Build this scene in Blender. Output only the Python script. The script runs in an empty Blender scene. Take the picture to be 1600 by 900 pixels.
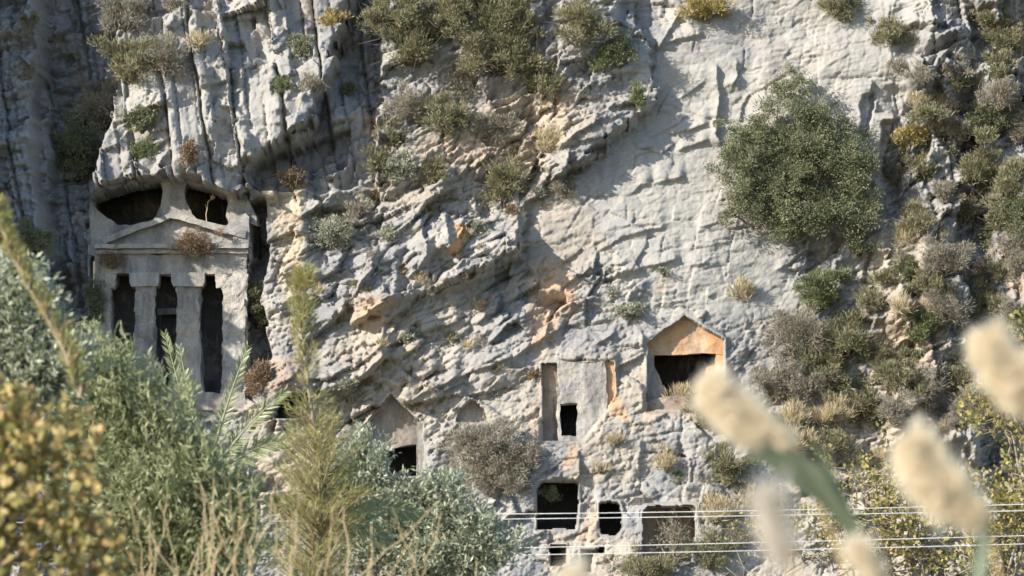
import bpy, bmesh, math, random
import numpy as np
from mathutils import Vector, noise as mnoise
from mathutils.geometry import tessellate_polygon

# ------------------------------------------------------------------ camera, light
F = 5714.0            # focal length in photo pixels (photo 1600 wide)
Y0 = 200.0            # metres to the cliff
S = Y0 / F            # metres per photo pixel on the cliff
VH = 1050.0           # photo row of the horizon
CZ = 2.0              # eye height
C = bpy.context.scene
COL = C.collection
cam = bpy.data.cameras.new('camera'); cam_o = bpy.data.objects.new('camera', cam); COL.objects.link(cam_o)
cam.sensor_width = 36; cam.lens = 36 * F / 1600; cam.shift_y = (VH - 450) / 1600
cam_o.location = (0, 0, CZ); cam_o.rotation_euler = (math.radians(90), 0, 0)
cam.clip_end = 4000; cam.clip_start = 0.1
cam.dof.use_dof = True; cam.dof.focus_distance = 196; cam.dof.aperture_fstop = 4.2; cam.dof.aperture_blades = 0
C.camera = cam_o
LD = Vector((0.75, 0.56, -0.42)).normalized()     # way the sunlight travels
sun = bpy.data.lights.new('sun', 'SUN'); sun.energy = 4.7; sun.angle = math.radians(0.5); sun.color = (1, 0.925, 0.80)
sun_o = bpy.data.objects.new('sun', sun); COL.objects.link(sun_o)
sun_o.rotation_euler = LD.to_track_quat('-Z', 'Y').to_euler()
W = bpy.data.worlds.new('World'); C.world = W; W.use_nodes = True
nt = W.node_tree; sky = nt.nodes.new('ShaderNodeTexSky'); sky.sky_type = 'NISHITA'; sky.sun_disc = False; sky.ozone_density = 2.6; sky.dust_density = 0.4
sky.sun_elevation = math.asin(-LD.z); sky.sun_rotation = math.atan2(-LD.x, -LD.y)
nt.links.new(sky.outputs[0], nt.nodes['Background'].inputs[0]); nt.nodes['Background'].inputs[1].default_value = 0.15
C.view_settings.view_transform = 'Standard'; C.view_settings.look = 'None'
C.view_settings.exposure = 0.84; C.view_settings.gamma = 1; C.view_settings.use_curve_mapping = False

rng = np.random.default_rng(7)
random.seed(7)

def at(px, py, Y):
    return Vector(((px - 800) / F * Y, Y, CZ + (VH - py) / F * Y))

# ------------------------------------------------------------------ noise in numpy
def _hash(ix, iy, seed):
    h = (ix.astype(np.int64) * 374761393 + iy.astype(np.int64) * 668265263 + seed * 1442695041) & 0xffffffff
    h = ((h ^ (h >> 13)) * 1274126177) & 0xffffffff
    h = ((h ^ (h >> 16)) * 2246822519) & 0xffffffff
    return (h ^ (h >> 15)) & 0xffffffff
def h01(ix, iy, seed): return _hash(ix, iy, seed) / 4294967295.0
def vnoise(x, y, seed):
    ix = np.floor(x); iy = np.floor(y); fx = x - ix; fy = y - iy
    fx = fx * fx * fx * (fx * (fx * 6 - 15) + 10); fy = fy * fy * fy * (fy * (fy * 6 - 15) + 10)
    a = h01(ix, iy, seed); b = h01(ix + 1, iy, seed); c = h01(ix, iy + 1, seed); d = h01(ix + 1, iy + 1, seed)
    return ((a * (1 - fx) + b * fx) * (1 - fy) + (c * (1 - fx) + d * fx) * fy) * 2 - 1
def fbm(x, y, seed, octv=4, gain=0.5):
    r = 0; a = 1
    for k in range(octv):
        r = r + a * vnoise(x, y, seed + k * 17); x = x * 2.03 + 11.3; y = y * 2.03 + 5.7; a *= gain
    return r
def facets(x, y, seed, jit=0.95, off=1.0, tilt=1.0):
    """broken-rock relief: each irregular cell is a tilted plane with its own height"""
    ix = np.floor(x); iy = np.floor(y)
    f1 = np.full(x.shape, 9.0); f2 = np.full(x.shape, 9.0); hh = np.zeros(x.shape)
    for dx in (-1, 0, 1):
        for dy in (-1, 0, 1):
            cx = ix + dx; cy = iy + dy
            ox = cx + 0.5 + (h01(cx, cy, seed) - 0.5) * jit; oy = cy + 0.5 + (h01(cx, cy, seed + 1) - 0.5) * jit
            ex = x - ox; ey = y - oy; d = ex * ex + ey * ey
            hv = off * (h01(cx, cy, seed + 2) * 2 - 1) + tilt * (ex * (h01(cx, cy, seed + 3) * 2 - 1) + ey * (h01(cx, cy, seed + 4) * 2 - 1)) * 1.6
            m = d < f1
            f2 = np.where(m, f1, np.minimum(f2, d)); hh = np.where(m, hv, hh); f1 = np.where(m, d, f1)
    return hh, np.sqrt(f2) - np.sqrt(f1)
def _cell1(x, seed, row):
    i = np.floor(x); best = np.full(x.shape, 9.0); b2 = np.full(x.shape, 9.0); ci = i.copy(); off = x * 0
    for d in (-1, 0, 1):
        c = i + d; o = x - (c + 0.5 + (h01(c, row, seed) - 0.5) * 0.85); a = np.abs(o); m = a < best
        b2 = np.where(m, best, np.minimum(b2, a)); ci = np.where(m, c, ci); off = np.where(m, o, off); best = np.where(m, a, best)
    return ci, off, b2 - best
def blocks(x, y, seed, tilt=0.8):
    """jointed rock: irregular columns, each broken across into blocks that stand in or out"""
    cx, ox, ex = _cell1(x, seed, x * 0)
    cy, oy, ey = _cell1(y + 7.3 * h01(cx, cx * 0, seed + 5), seed + 1, cx)
    h = h01(cx, cy, seed + 2) * 1.5 - 0.75 + 0.8 * (h01(cx, cx * 0, seed + 9) - 0.5) + tilt * (ox * (h01(cx, cy, seed + 3) * 2 - 1) + oy * (h01(cx, cy, seed + 4) * 2 - 1))
    return h, ex, ey
def sstep(a, b, x):
    t = np.clip((x - a) / (b - a), 0, 1); return t * t * (3 - 2 * t)
def poly_sdf(x, y, pts):
    """signed distance, positive inside"""
    d = np.full(x.shape, 1e9); ins = np.zeros(x.shape, bool); n = len(pts)
    for i in range(n):
        ax, ay = pts[i]; bx, by = pts[(i + 1) % n]
        ex, ey = bx - ax, by - ay; wx = x - ax; wy = y - ay
        t = np.clip((wx * ex + wy * ey) / (ex * ex + ey * ey + 1e-9), 0, 1)
        d = np.minimum(d, (wx - ex * t) ** 2 + (wy - ey * t) ** 2)
        c = ((ay > y) != (by > y)) & (x < (bx - ax) * (y - ay) / ((by - ay) if by != ay else 1e-9) + ax)
        ins ^= c
    d = np.sqrt(d); return np.where(ins, d, -d)

# ------------------------------------------------------------------ scene helpers
def mesh_np(name, v, f, mat, attrs=None, smooth=False, tri=False):
    me = bpy.data.meshes.new(name); n = f.shape[1]
    me.vertices.add(len(v)); me.vertices.foreach_set('co', np.ascontiguousarray(v, np.float32).ravel())
    me.loops.add(f.size); me.loops.foreach_set('vertex_index', np.ascontiguousarray(f, np.int32).ravel())
    me.polygons.add(len(f)); me.polygons.foreach_set('loop_start', np.arange(0, f.size, n, dtype=np.int32))
    if smooth: me.polygons.foreach_set('use_smooth', np.ones(len(f), bool))
    me.update(calc_edges=True)
    for k, a in (attrs or {}).items():
        dom = 'FACE' if len(a) == len(f) and len(a) != len(v) else 'POINT'
        at_ = me.attributes.new(k, 'FLOAT', dom); at_.data.foreach_set('value', np.ascontiguousarray(a, np.float32))
    if mat: me.materials.append(mat)
    return me
def link(name, me, parent=None, loc=None):
    o = bpy.data.objects.new(name, me); COL.objects.link(o)
    if parent: o.parent = parent
    if loc is not None: o.location = loc
    return o
def tag(o, label, cat=None, group=None, kind=None):
    if label: o['label'] = label
    if cat: o['category'] = cat
    if group: o['group'] = group
    if kind: o['kind'] = kind
    return o
def thing(name, label, cat, loc, group=None):
    o = bpy.data.objects.new(name, None); COL.objects.link(o); o.location = loc; o.empty_display_size = 0.3
    return tag(o, label, cat, group)

# ------------------------------------------------------------------ materials
def new_mat(name):
    m = bpy.data.materials.new(name); m.use_nodes = True
    n = m.node_tree.nodes; b = n['Principled BSDF']; b.inputs['Roughness'].default_value = 0.9
    b.inputs['Specular IOR Level'].default_value = 0.25
    return m, n, m.node_tree.links, b
def ramp(n, stops):
    r = n.new('ShaderNodeValToRGB'); e = r.color_ramp.elements
    while len(e) < len(stops): e.new(0.5)
    for i, (p, c) in enumerate(stops): e[i].position = p; e[i].color = (*c, 1)
    return r
def mixc(n, l, fac, a, b, mode='MIX'):
    x = n.new('ShaderNodeMix'); x.data_type = 'RGBA'; x.blend_type = mode
    for sock, val in ((x.inputs[0], fac), (x.inputs[6], a), (x.inputs[7], b)):
        if isinstance(val, (int, float)): sock.default_value = val
        elif isinstance(val, tuple): sock.default_value = (*val, 1)
        else: l.new(val, sock)
    return x.outputs[2]
def mapr(n, l, v, a, b, c=0.0, d=1.0):
    x = n.new('ShaderNodeMapRange'); l.new(v, x.inputs[0])
    for i, k in enumerate((a, b, c, d)): x.inputs[i + 1].default_value = k
    return x.outputs[0]

def rock_mat(name, tones, use_attr=False, bump=0.5, sooty=0.0):
    m, n, l, b = new_mat(name)
    geo = n.new('ShaderNodeNewGeometry'); pos = geo.outputs['Position']
    def tex(scale, detail=6, rough=0.6, stretch=None, dist=0.0):
        v = pos
        if stretch:
            mp = n.new('ShaderNodeMapping'); l.new(pos, mp.inputs[0]); mp.inputs['Scale'].default_value = stretch; v = mp.outputs[0]
        t = n.new('ShaderNodeTexNoise'); l.new(v, t.inputs['Vector']); t.inputs['Scale'].default_value = scale
        t.inputs['Detail'].default_value = detail; t.inputs['Roughness'].default_value = rough; t.inputs['Distortion'].default_value = dist
        return t.outputs[0]
    big = tex(0.22, 5, 0.6, dist=0.6)
    r = ramp(n, [(0.33, tones[0]), (0.5, tones[1]), (0.68, tones[2])]); l.new(big, r.inputs[0]); col = r.outputs[0]
    fine = tex(2.6, 8, 0.7)
    fr = ramp(n, [(0.3, (0.72, 0.72, 0.74)), (0.5, (1, 1, 1)), (0.75, (1.12, 1.10, 1.06))]); l.new(fine, fr.inputs[0])
    col = mixc(n, l, 0.9, col, fr.outputs[0], 'MULTIPLY')
    f2 = tex(7.0, 6, 0.75, (0.8, 1, 1.6))
    fr2 = ramp(n, [(0.28, (0.66, 0.66, 0.68)), (0.48, (1, 1, 1)), (0.72, (1.16, 1.14, 1.10))]); l.new(f2, fr2.inputs[0])
    col = mixc(n, l, 0.8, col, fr2.outputs[0], 'MULTIPLY')
    f3 = tex(0.9, 7, 0.7, dist=0.4)
    fr3 = ramp(n, [(0.32, (0.74, 0.75, 0.79)), (0.5, (1, 1, 1)), (0.70, (1.14, 1.11, 1.05))]); l.new(f3, fr3.inputs[0])
    col = mixc(n, l, 0.8, col, fr3.outputs[0], 'MULTIPLY')
    st = tex(0.55, 6, 0.65, (1, 1, 0.16), 0.3)                       # rain streaks down the face
    col = mixc(n, l, mapr(n, l, st, 0.52, 0.69, 0, 0.7), col, (0.155, 0.168, 0.195))
    st2 = tex(0.8, 5, 0.6, (1, 1, 0.2), 0.2)
    col = mixc(n, l, mapr(n, l, st2, 0.60, 0.74, 0, 0.6), col, (0.48, 0.46, 0.43))
    warm = tex(0.5, 6, 0.65, dist=0.8)
    col = mixc(n, l, mapr(n, l, warm, 0.57, 0.72, 0, 0.5), col, (0.41, 0.325, 0.225))
    if sooty:
        s1 = tex(1.1, 6, 0.7, (1, 1, 0.22), 0.4); col = mixc(n, l, mapr(n, l, s1, 0.46, 0.64, 0, sooty), col, (0.10, 0.095, 0.095))
        s2 = tex(0.7, 5, 0.7, (1, 1, 0.5), 0.4); col = mixc(n, l, mapr(n, l, s2, 0.52, 0.68, 0, sooty), col, (0.47, 0.41, 0.32))
    if use_attr:
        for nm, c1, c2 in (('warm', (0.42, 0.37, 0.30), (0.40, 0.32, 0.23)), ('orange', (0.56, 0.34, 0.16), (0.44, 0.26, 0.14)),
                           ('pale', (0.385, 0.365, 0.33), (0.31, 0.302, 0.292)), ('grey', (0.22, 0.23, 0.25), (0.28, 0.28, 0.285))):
            a = n.new('ShaderNodeAttribute'); a.attribute_name = nm
            cc = mixc(n, l, mapr(n, l, fine, 0.4, 0.62), c1, c2)
            mu = n.new('ShaderNodeMath'); mu.operation = 'MULTIPLY'; l.new(a.outputs['Fac'], mu.inputs[0]); l.new(mapr(n, l, warm, 0.25, 0.5, 0.45, 1), mu.inputs[1])
            col = mixc(n, l, mu.outputs[0], col, cc)
    sp = tex(9.0, 3, 0.6)
    col = mixc(n, l, mapr(n, l, sp, 0.62, 0.7, 0, 0.35), col, (0.20, 0.195, 0.18))   # lichen specks
    l.new(col, b.inputs['Base Color'])
    bm1 = n.new('ShaderNodeBump'); bm1.inputs['Strength'].default_value = bump; bm1.inputs['Distance'].default_value = 0.07
    l.new(tex(9.0, 6, 0.65), bm1.inputs['Height'])
    bm2 = n.new('ShaderNodeBump'); bm2.inputs['Strength'].default_value = bump; bm2.inputs['Distance'].default_value = 0.06
    l.new(tex(3.2, 8, 0.7, (0.6, 1, 2.2), 0.3), bm2.inputs['Height']); l.new(bm1.outputs[0], bm2.inputs['Normal'])
    l.new(bm2.outputs[0], b.inputs['Normal'])
    return m

def leaf_mat(name, stops, trans=0.25, rough=0.6, obj_random=False, spec=0.3):
    m, n, l, b = new_mat(name)
    if obj_random:
        a = n.new('ShaderNodeObjectInfo'); src = a.outputs['Random']
    else:
        a = n.new('ShaderNodeAttribute'); a.attribute_name = 'tint'; src = a.outputs['Fac']
    r = ramp(n, stops); l.new(src, r.inputs[0])
    l.new(r.outputs[0], b.inputs['Base Color']); b.inputs['Roughness'].default_value = rough; b.inputs['Specular IOR Level'].default_value = spec
    t = n.new('ShaderNodeBsdfTranslucent'); l.new(r.outputs[0], t.inputs[0])
    mx = n.new('ShaderNodeMixShader'); mx.inputs[0].default_value = trans
    l.new(b.outputs[0], mx.inputs[1]); l.new(t.outputs[0], mx.inputs[2])
    l.new(mx.outputs[0], n['Material Output'].inputs[0])
    return m
def plain_mat(name, c1, c2, scale=3, rough=0.9):
    m, n, l, b = new_mat(name)
    tc = n.new('ShaderNodeNewGeometry'); t = n.new('ShaderNodeTexNoise'); t.inputs['Scale'].default_value = scale; t.inputs['Detail'].default_value = 5
    l.new(tc.outputs['Position'], t.inputs['Vector'])
    l.new(mixc(n, l, mapr(n, l, t.outputs[0], 0.35, 0.65), c1, c2), b.inputs['Base Color']); b.inputs['Roughness'].default_value = rough
    return m

M = {}
M['rock'] = rock_mat('limestone', [(0.202, 0.202, 0.212), (0.28, 0.272, 0.268), (0.365, 0.345, 0.315)], True, 0.55)
M['tomb'] = rock_mat('carved_limestone', [(0.25, 0.24, 0.235), (0.33, 0.305, 0.28), (0.42, 0.38, 0.33)], False, 0.7, 0.7)
M['tomb_pale'] = rock_mat('pale_carved_limestone', [(0.31, 0.30, 0.29), (0.37, 0.35, 0.325), (0.44, 0.40, 0.35)], False, 0.7, 0.6)
M['tomb_orange'] = rock_mat('orange_limestone', [(0.44, 0.30, 0.20), (0.54, 0.29, 0.13), (0.52, 0.38, 0.26)], False, 0.6, 0.3)
M['tomb_brown'] = rock_mat('brown_limestone', [(0.28, 0.19, 0.13), (0.33, 0.26, 0.20), (0.36, 0.34, 0.32)], False, 0.6, 0.6)
M['tomb_streak'] = rock_mat('streaked_limestone', [(0.27, 0.20, 0.15), (0.30, 0.27, 0.25), (0.38, 0.37, 0.36)], False, 0.6, 0.6)
M['chamber'] = rock_mat('shade_dark_limestone', [(0.05, 0.045, 0.045), (0.065, 0.06, 0.055), (0.085, 0.075, 0.07)], False, 0.4)  # shade inside the openings put into the base colour, near black
M['ground'] = plain_mat('dry_soil', (0.075, 0.08, 0.04), (0.15, 0.13, 0.075), 0.4)
M['bark'] = plain_mat('grey_bark', (0.13, 0.105, 0.08), (0.22, 0.19, 0.15), 4)
M['twig'] = plain_mat('dry_twig', (0.22, 0.18, 0.13), (0.34, 0.28, 0.20), 4)
M['dark_twig'] = plain_mat('dark_twig', (0.09, 0.07, 0.05), (0.14, 0.11, 0.08), 4)
M['reed_stem'] = plain_mat('reed_stem', (0.50, 0.36, 0.16), (0.58, 0.44, 0.22), 6)
M['reed_leaf'] = leaf_mat('reed_blade', [(0.0, (0.26, 0.31, 0.20)), (1.0, (0.36, 0.39, 0.25))], 0.3)
M['wire'] = plain_mat('bare_wire', (0.52, 0.52, 0.52), (0.74, 0.74, 0.72), 2, 0.35)
M['evergreen'] = leaf_mat('evergreen_leaf', [(0, (0.11, 0.122, 0.07)), (0.5, (0.185, 0.197, 0.112)), (1, (0.27, 0.272, 0.165))])
M['juniper'] = leaf_mat('juniper_leaf', [(0, (0.105, 0.105, 0.058)), (0.5, (0.215, 0.208, 0.115)), (1, (0.36, 0.325, 0.21))])
M['green'] = leaf_mat('green_leaf', [(0, (0.085, 0.10, 0.045)), (0.5, (0.155, 0.18, 0.08)), (1, (0.25, 0.265, 0.135))])
M['yellow'] = leaf_mat('yellow_leaf', [(0, (0.198, 0.151, 0.053)), (0.5, (0.344, 0.270, 0.101)), (1, (0.482, 0.389, 0.174))])
M['twiggy'] = leaf_mat('grey_dry_leaf', [(0, (0.16, 0.145, 0.115)), (0.5, (0.275, 0.25, 0.195)), (1, (0.42, 0.385, 0.315))])
M['rust'] = leaf_mat('rust_leaf', [(0, (0.13, 0.085, 0.055)), (0.5, (0.24, 0.165, 0.105)), (1, (0.36, 0.27, 0.18))])
M['drygrass'] = leaf_mat('dry_grass_blade', [(0, (0.34, 0.27, 0.16)), (0.5, (0.50, 0.42, 0.27)), (1, (0.62, 0.53, 0.37))])
M['silver'] = leaf_mat('silver_leaf', [(0, (0.159, 0.168, 0.122)), (0.5, (0.317, 0.326, 0.243)), (1, (0.497, 0.488, 0.396))])
M['olive'] = leaf_mat('olive_leaf', [(0, (0.17, 0.19, 0.115)), (0.45, (0.33, 0.355, 0.24)), (0.8, (0.53, 0.545, 0.42)), (1, (0.77, 0.76, 0.66))], 0.33, 0.5, spec=0.45)
M['willow'] = leaf_mat('willow_leaf', [(0, (0.19, 0.215, 0.10)), (0.5, (0.38, 0.40, 0.215)), (0.85, (0.55, 0.55, 0.35)), (1, (0.70, 0.68, 0.51))], 0.48, 0.5)
M['palm'] = leaf_mat('palm_leaflet', [(0, (0.16, 0.19, 0.09)), (0.5, (0.30, 0.33, 0.17)), (1, (0.44, 0.45, 0.27))], 0.25, 0.45, spec=0.5)
M['feather'] = leaf_mat('feathery_needle', [(0, (0.19, 0.205, 0.07)), (0.45, (0.36, 0.36, 0.13)), (0.8, (0.49, 0.41, 0.17)), (1, (0.52, 0.34, 0.16))], 0.35)
M['figleaf'] = leaf_mat('autumn_leaf_rest', [(0, (0.15, 0.15, 0.05)), (0.4, (0.31, 0.27, 0.095)), (0.8, (0.47, 0.36, 0.15)), (1, (0.45, 0.27, 0.12))], 0.35)
M['figleaf_one'] = leaf_mat('autumn_leaf', [(0, (0.20, 0.20, 0.07)), (0.4, (0.38, 0.325, 0.12)), (0.8, (0.54, 0.42, 0.19)), (1, (0.52, 0.33, 0.16))], 0.35, obj_random=True)
M['vine'] = leaf_mat('yellowing_leaf', [(0, (0.12, 0.13, 0.05)), (0.45, (0.27, 0.245, 0.085)), (0.8, (0.45, 0.36, 0.14)), (1, (0.48, 0.31, 0.15))], 0.3)
M['plume'] = leaf_mat('reed_plume', [(0, (0.80, 0.70, 0.54)), (0.5, (0.88, 0.79, 0.63)), (1, (0.93, 0.87, 0.73))], 0.5, 0.8)
M['plume_pale'] = leaf_mat('pale_reed_plume', [(0, (0.70, 0.63, 0.53)), (0.5, (0.80, 0.73, 0.63)), (1, (0.86, 0.81, 0.72))], 0.5, 0.8)
M['straw'] = leaf_mat('straw_stalk', [(0, (0.42, 0.32, 0.17)), (0.5, (0.56, 0.44, 0.26)), (1, (0.68, 0.55, 0.35))], 0.2, 0.8)

# ------------------------------------------------------------------ tombs: outlines (photo pixels on the cliff)
TEMPLE_HOLE = [(144, 335), (147, 312), (205, 297), (265, 284), (330, 299), (374, 317), (391, 338), (391, 398), (383, 432), (382, 640), (142, 640), (141, 420)]
GABLE_HOLE = [(1012, 640), (1011, 537), (1069, 493), (1131, 531), (1131, 640)]
LOWGABLE_HOLE = [(553, 745), (553, 682), (611, 618), (661, 664), (661, 745)]
NICHE_HOLE = [(712, 661), (721, 641), (737, 627), (756, 640), (766, 660)]
PANEL_HOLE = [(847, 690), (847, 570), (959, 567), (961, 615), (948, 640), (908, 688)]
CAVE_A = [(839, 828), (838, 765), (846, 754), (880, 751), (903, 756), (905, 790), (902, 829)]
CAVE_B = [(936, 838), (934, 787), (950, 783), (968, 786), (972, 800), (971, 824), (962, 838)]
CAVE_C = [(1002, 880), (1003, 800), (1010, 794), (1084, 792), (1086, 830), (1080, 880)]
CAVE_D = [(861, 884), (860, 853), (884, 852), (885, 880), (878, 884)]
CAVE_E = [(906, 894), (905, 858), (942, 857), (944, 864), (928, 868), (922, 894)]
CAVE_F = [(430, 655), (438, 622), (470, 617), (489, 621), (490, 655)]
HOLES = [TEMPLE_HOLE, GABLE_HOLE, LOWGABLE_HOLE, NICHE_HOLE, PANEL_HOLE, CAVE_A, CAVE_B, CAVE_C, CAVE_D, CAVE_E, CAVE_F]

# ------------------------------------------------------------------ cliff relief (heights in photo pixels, + = towards the viewer)
def axis(lo, hi, flo, fhi, step):
    a = [flo]
    st = step
    while a[0] > lo: st = min(st * 1.06, 40); a.insert(0, a[0] - st)
    x = flo
    while x < fhi: x += step; a.append(x)
    st = step
    while a[-1] < hi: st = min(st * 1.06, 40); a.append(a[-1] + st)
    return np.array(a)
US = axis(-900, 2500, -40, 1640, 1.9)
VS = axis(-620, 1130, -30, 925, 1.9)
U, V = np.meshgrid(US, VS)
wx = fbm(U / 90, V / 90, 3, 4) ; wy = fbm(U / 90, V / 90, 23, 4)
wx2 = fbm(U / 22, V / 22, 43, 3); wy2 = fbm(U / 22, V / 22, 63, 3)
def soft(pts, w, n=8.0, n2=3.0): return sstep(-w, w, poly_sdf(U, V, pts) + wx * n + wy2 * n2)

H = np.zeros(U.shape)
H += 22 * fbm(U / 330, V / 330, 101, 2)
# lean: the top of the cliff stands further back
LEAN = (450 - V) * 0.10
_j1, _, _ = blocks((U - V * .13) / 26, (V + .3 * U) / 34, 801); _j2, _, _ = blocks((U - V * .13) / 11, (V + .3 * U) / 17, 811)
jag = 11 * _j1 + 5 * _j2
_q = V + np.where(U < 850, .45, .2) * (U - 850); _j1, _, _ = blocks(U / 34, _q / 18, 821); _j2, _, _ = blocks(U / 14, _q / 8, 831); jag2 = 10 * _j1 + 4 * _j2
def sharp(pts, w, j): return sstep(-w, w, poly_sdf(U, V, pts) + j)
# big buttresses and bays; the unseen left ones are shaped to cast shade
H += 165 * soft([(-1200, -700), (-70, -700), (-45, 100), (-45, 330), (-70, 560), (-1200, 660)], 22, 18)
H += 88 * soft([(-1200, 140), (-300, 150), (-85, 190), (-80, 560), (-1200, 640)], 14, 34, 26)  # unseen block beyond the left edge, added to shade the temple tomb
H += 84 * soft([(-1200, -700), (52, -700), (58, 60), (64, 200), (80, 400), (60, 520), (-1200, 560)], 7, 14, 5)
H -= 55 * soft([(70, -700), (185, -700), (180, 100), (165, 220), (140, 320), (150, 560), (75, 560)], 8, 8)
bulge = sharp([(172, -700), (560, -700), (558, -20), (520, 130), (486, 200), (450, 228), (398, 262), (378, 312), (330, 296), (265, 281), (205, 294), (148, 309), (158, 240), (190, 150)], 1.6, jag * sstep(470, 395, V + 0 * U) * np.where((U > 150) & (U < 370) & (V > 240), .5, 1))
def softj(pts, w, n=3, n2=2): return sharp(pts, w, jag2 * .8 + wx * n)
H += 58 * bulge
H -= 34 * soft([(490, 215), (525, 120), (560, -40), (590, -40), (592, 120), (585, 290), (500, 300), (380, 295), (400, 265)], 4, 6)
mass = softj([(585, -700), (1000, -700), (985, 20), (1020, 90), (1018, 160), (965, 222), (918, 258), (865, 285), (822, 318), (815, 345), (812, 402), (760, 420), (690, 450), (600, 500), (560, 470), (590, 380), (590, 250)], 2, 3, 2)
H += 26 * mass
H += 22 * soft([(600, -700), (950, -700), (960, 70), (900, 110), (830, 130), (760, 150), (700, 110), (600, 80)], 14, 12)
H += 22 * softj([(845, 250), (925, 190), (985, 160), (1010, 165), (955, 222), (918, 258), (865, 285)], 2)
H += 20 * softj([(690, 330), (708, 345), (740, 350), (800, 370), (812, 402), (760, 420), (690, 450), (660, 420)], 2)
# the recess of the temple tomb and the crevice on its right
H -= 80 * sharp([(384, 322), (414, 314), (418, 400), (407, 470), (422, 556), (410, 572), (386, 575), (382, 430), (393, 395)], 2.5, jag * .3)
H -= 46 * sharp([(384, 268), (440, 238), (500, 222), (545, 205), (540, 262), (478, 280), (400, 292)], 2.5, jag * .5)
H += 30 * sharp([(108, 320), (140, 300), (150, 660), (98, 660)], 5, jag * .7)
H += 10 * soft([(410, 300), (475, 295), (490, 430), (470, 620), (430, 600), (412, 400)], 10, 8)
H += 30 * soft([(500, 600), (440, 560), (420, 600), (395, 700), (480, 760), (560, 740)], 20, 12)
# right half
H += 12 * soft([(1180, 60), (1430, 60), (1440, 160), (1360, 280), (1200, 300)], 20, 10)
for pts, d, w in ((([(1500, 290), (1560, 310), (1558, 450), (1495, 450), (1490, 380)]), 44, 6),
                  ([(1465, 120), (1530, 130), (1560, 210), (1500, 240), (1450, 190)], 34, 8),
                  ([(1380, 300), (1440, 300), (1440, 340), (1390, 350)], 24, 8),
                  ([(1535, 580), (1600, 600), (1600, 720), (1530, 720)], 46, 12),
                  ([(1360, 390), (1385, 395), (1375, 440), (1352, 440)], 20, 5),
                  ([(1270, 330), (1295, 360), (1285, 420), (1265, 420)], 22, 5),
                  ([(1380, 190), (1400, 190), (1385, 262), (1372, 262)], 22, 5),
                  ([(1345, 150), (1362, 150), (1356, 220), (1344, 220)], 18, 4),
                  ([(1515, 20), (1540, 20), (1550, 70), (1525, 90)], 24, 5)):
    H -= d * soft(pts, w, 6)
right = sstep(1330, 1480, U + wx * 50 + (V - 300) * 0.1)
H += 34 * right * fbm(U / 70, V / 95, 131, 3)
H += right * 34 * sstep(-0.06, 0.06, fbm(U / 55, V / 75, 139, 3))
# slope outwards at the foot
H += sstep(720, 1100, V) * 130
H += sstep(640, 760, V) * 10 * (U > 0)

# masks that say how broken the face is
m_cols = soft([(165, -700), (600, -700), (590, 60), (560, 300), (380, 320), (150, 310)], 25)
m_slab = soft([(905, -700), (1300, -700), (1440, 100), (1370, 290), (1240, 330), (1240, 470), (1150, 500), (1010, 490), (960, 400), (830, 420), (830, 330), (900, 270), (1000, 190)], 30)
m_low = soft([(700, 540), (1010, 470), (1240, 480), (1260, 930), (700, 930)], 30)
rough = np.clip(1 - 0.86 * m_slab - 0.52 * m_low, 0.12, 1)
m_strata = soft([(430, 640), (480, 330), (640, 300), (820, 330), (960, 390), (1150, 420), (1010, 560), (840, 690), (640, 720)], 40)
m_left = sstep(180, 120, U)

fu = np.interp(US, [-900, 300, 620, 850, 1000, 1150, 2500], [190 + 1200 * 0.1, 190, 132, 45, 8, 0, -300])
Q = V - fu[None, :]                 # bedding: rises to the right, flattening past the middle
Pq = U + 0.25 * V
# bedding ledges with an abrupt underside
def saw(q, period, seed):
    k = q / period; i = np.floor(k); f = k - i
    a = 0.35 + 0.65 * h01(i, i * 0, seed)
    return a * (f ** 1.3) * sstep(1.0, 0.90, f)
qw = Q + wx * 15 + wy2 * 3
H += 9 * saw(qw, 58, 5) * (0.75 * m_strata + 0.28 * rough * (1 - m_cols)) * sstep(-0.55, 0.35, fbm(U / 120, V / 60, 77, 2))
H += 3.5 * saw(Q + wx * 15 + wy2 * 3 + 13, 23, 9) * (0.9 * m_strata + 0.25 * rough * (1 - m_cols)) * sstep(-0.5, 0.3, fbm(U / 70, V / 40, 79, 2))
# jointed blocks lying along the bedding, then broken facets
nc = 1 - m_cols
for sx, sy, amp, sd, dw in ((74, 30, 7, 501, 13), (30, 12, 3.0, 511, 4)):
    hh, ex, ey = blocks((Pq + wx * dw * .6 + wx2 * dw * .12) / sx, (Q + wy * dw * .6 + wy2 * dw * .12) / sy, sd)
    env = sstep(-0.7, 0.35, fbm(U / (sx * 1.7), V / (sx * 1.7), sd + 5, 2))
    H += amp * hh * rough * nc * env * (1 + 0.5 * right)
    H -= min(7, 3 + .3 * amp) * np.exp(-np.minimum(ey * sy, ex * sx * 2) / 2.4) * rough * nc * sstep(-.05, .25, fbm(U / 60, V / 45, sd + 7, 2)) * (sx > 10)
for sx, sy, amp, sd, dw in ((110, 75, 18, 201, 22), (50, 34, 12.0, 211, 8), (21, 14, 5.0, 221, 3), (9, 6.5, 2.0, 231, 1)):
    hh, e = facets((Pq + wx * dw * .55 + wx2 * dw * .08) / sx, (Q + wy * dw * .55 + wy2 * dw * .08) / sy, sd, off=.6 if sx < 100 else 1.0, tilt=1.9 if sx < 100 else .9)
    env = sstep(-0.5, 0.5, fbm(U / (sx * 1.6), V / (sy * 1.6), sd + 5, 2))
    H += amp * hh * rough * nc * env
    H -= min(8, 3.5 + .3 * amp) * np.exp(-e * sy / 2.4) * rough * nc * sstep(-.05, .25, fbm(U / 50, V / 40, sd + 7, 2)) * (sx > 12)
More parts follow.
